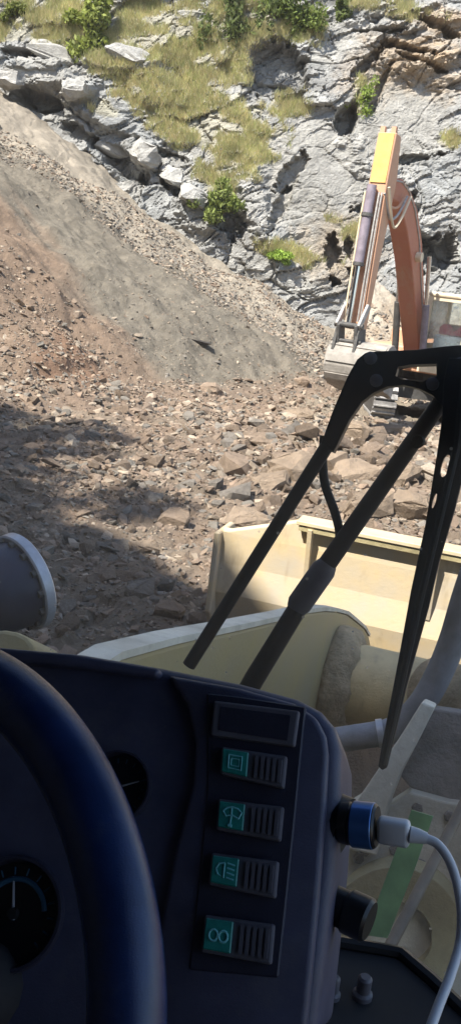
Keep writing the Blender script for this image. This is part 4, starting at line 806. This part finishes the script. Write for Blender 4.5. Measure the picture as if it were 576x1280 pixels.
# big slabs and other stones with a look of their own
def slab_rock(px, py, w, d_, h, rot, label, seed, m='slab', name='rock_slab', tilt=(0, 0)):
    p = hit_ground(px, py); r_ = random.Random(seed); bm = BM(); n = r_.randint(6, 8)
    for k in range(20):
        v = Vector((r_.gauss(0, 1), r_.gauss(0, 1), r_.gauss(0, 1))).normalized() * r_.uniform(.75, 1.1)
        bm.verts.new((max(-.72, min(.72, v.x)) * w * .66, max(-.7, min(.7, v.y)) * d_ * .66, max(-.55, min(.5 + .25 * v.x, v.z)) * h * 1.5 + h * .25))
    res = bmesh.ops.convex_hull(bm, input=bm.verts); bmesh.ops.delete(bm, geom=list({g for g in res['geom_interior'] + res['geom_unused'] if isinstance(g, bmesh.types.BMVert)}), context='VERTS')
    bmesh.ops.subdivide_edges(bm, edges=bm.edges, cuts=2, use_grid_fill=True); bmesh.ops.triangulate(bm, faces=bm.faces)
    for v in bm.verts: v.co += Vector((r_.gauss(0, 1), r_.gauss(0, 1), r_.gauss(0, 1))) * .016 * (w + d_) / 2
    me = bpy.data.meshes.new(name); bm.to_mesh(me); bm.free(); me.materials.append(M[m]); o = bpy.data.objects.new(name, me); C.objects.link(o); o.location = p; o.rotation_euler = (R(tilt[0]), R(tilt[1]), R(rot)); put(o, label, 'rock')
SLB = [(368, 596, .95, .9, .34, 20, 'wide tan rock slab between the two wiper arms', (8, -6)), (412, 588, .6, .6, .3, -15, 'blocky tan rock just right of the widest tan slab', (6, 10)), (440, 600, .7, .6, .26, 30, 'tan rock with a cracked edge against the main wiper arm', (10, 4)),
       (372, 522, .75, .6, .2, 10, 'flat tan slab left of the excavator bucket shadow', (6, 0)), (440, 545, .75, .5, .26, -20, 'large pale rock just below the shadow of the excavator bucket', (6, 4)), (335, 608, .7, .5, .2, 35, 'flat grey tan slab left of the washer hose', (8, -8)),
       (482, 545, .8, .6, .24, 15, 'low broad rock right of the main wiper arm under the excavator', (4, 4)), (497, 600, .6, .55, .3, 40, 'upright tan rock between the main arm and the blade of the wiper', (14, 8)), (505, 640, .6, .5, .26, 0, 'tan rock just above the bucket rail and left of the wiper blade', (8, -6)),
       (452, 640, .8, .6, .3, 25, 'large tan boulder resting above the rim of the bucket', (10, 0)), (218, 655, .42, .3, .17, -20, 'brown wedge rock with a dark shadowed underside in open sunlight', (14, 10)), (178, 690, .34, .26, .15, 30, 'pale flat rock at the sunlit edge of the shade', (10, 0)),
       (262, 490, .9, .6, .2, 10, 'broad low brown rock at the foot of the grey slope', (6, 4)), (210, 770, .28, .24, .12, 0, 'reddish brown rock in the shade beside the lowered bucket', (10, 10)), (175, 745, .34, .28, .14, 60, 'dark grey flat rock in the shade right of the headlamp', (12, -6)), (300, 655, .7, .4, .2, 5, 'tan rock peeping over the left end of the bucket', (6, 6)), (375, 480, .5, .4, .24, 0, 'brown rock at the tip of the slope left of the excavator bucket', (6, 6))]
for k, (px, py, w, d_, h, rot, lab, tl_) in enumerate(SLB):
    slab_rock(px, py, w, d_, h, rot, lab, 500 + k, 'rock' if ('reddish' in lab or 'brown' in lab) else ('rock_grey' if 'grey flat' in lab else 'slab'), tilt=tl_)
M['boulder'] = mat('pale_grey_boulder', (.47, .455, .425), .95, var=.3, scale=3, bump=.9, bscale=14, spec=.2)
for k, (px, py, w, h, rot, tl_, lab) in enumerate([(46, 92, 2.3, .95, 5, 8, 'large pale boulder over a dark hollow at the far left of the ridge'), (96, 112, 1.0, .75, 30, -12, 'pale square boulder right of the largest boulder on the ridge'), (12, 100, 1.2, .6, -10, 4, 'flat grey boulder cut off by the left edge of the picture'), (132, 178, 1.5, .6, 20, 18, 'grey slab leaning over the dark cleft above the spoil slope'),
        (182, 192, 1.3, .9, -20, 22, 'blunt pale boulder between the two dark clefts above the spoil slope'), (214, 220, 1.0, .6, 10, 20, 'small pale boulder low on the ridge left of the bush'), (243, 246, 1.1, .7, 40, 15, 'pale rock just left of the bush at the slope edge'), (60, 62, 2.0, .7, 0, 6, 'long pale grey block on the ledge above the largest boulder'), (160, 70, 1.8, .6, 10, 0, 'grey ledge block surrounded by dry grass')]):
    x, z = cw(px, py); r_ = random.Random(900 + k); bm = BM()
    for q in range(22):
        v = Vector((r_.gauss(0, 1), r_.gauss(0, 1), r_.gauss(0, 1))).normalized() * r_.uniform(.8, 1.1); bm.verts.new((max(-.75, min(.75, v.x)) * w * .62, max(-.7, min(.7, v.y)) * .55, max(-.55, min(.6, v.z)) * h * .8))
    res = bmesh.ops.convex_hull(bm, input=bm.verts); bmesh.ops.delete(bm, geom=list({g for g in res['geom_interior'] + res['geom_unused'] if isinstance(g, bmesh.types.BMVert)}), context='VERTS')
    bmesh.ops.subdivide_edges(bm, edges=bm.edges, cuts=2, use_grid_fill=True); bmesh.ops.triangulate(bm, faces=bm.faces)
    for v in bm.verts: v.co += Vector((r_.gauss(0, 1), r_.gauss(0, 1), r_.gauss(0, 1))) * .02
    me = bpy.data.meshes.new('boulder'); bm.to_mesh(me); bm.free(); me.materials.append(M['boulder']); o = bpy.data.objects.new('boulder', me); C.objects.link(o); o.location = (x, float(cliff_y(x, z)) + (-.12 if k < 7 else .16), z); o.rotation_euler = (R(-12), R(tl_), R(rot * .4)); put(o, lab, 'boulder')
p = hit_ground(242, 426); bm = BM(); pts = [(-.52, .07), (-.3, .0), (0, -.05), (.3, -.06), (.52, -.02)]; th = [.01, .05, .07, .06, .01]
up_ = Vector((.3, -.35, .55)).normalized(); prism(bm, [p + Vector((a_, -.03, 0)) + up_ * (b_ - .1 * a_ + .02 + t_) for (a_, b_), t_ in zip(pts, th)] + [p + Vector((a_, -.03, 0)) + up_ * (b_ - .1 * a_ + .02 - t_) for (a_, b_), t_ in zip(pts[::-1], th[::-1])], (0, .25, .02)); o = obj('shade_crescent', bm, M['crescent_shade'], None, loc=p); put(o, 'long thin dark strip painted as scarp shade across the grey spoil slope', 'stone')
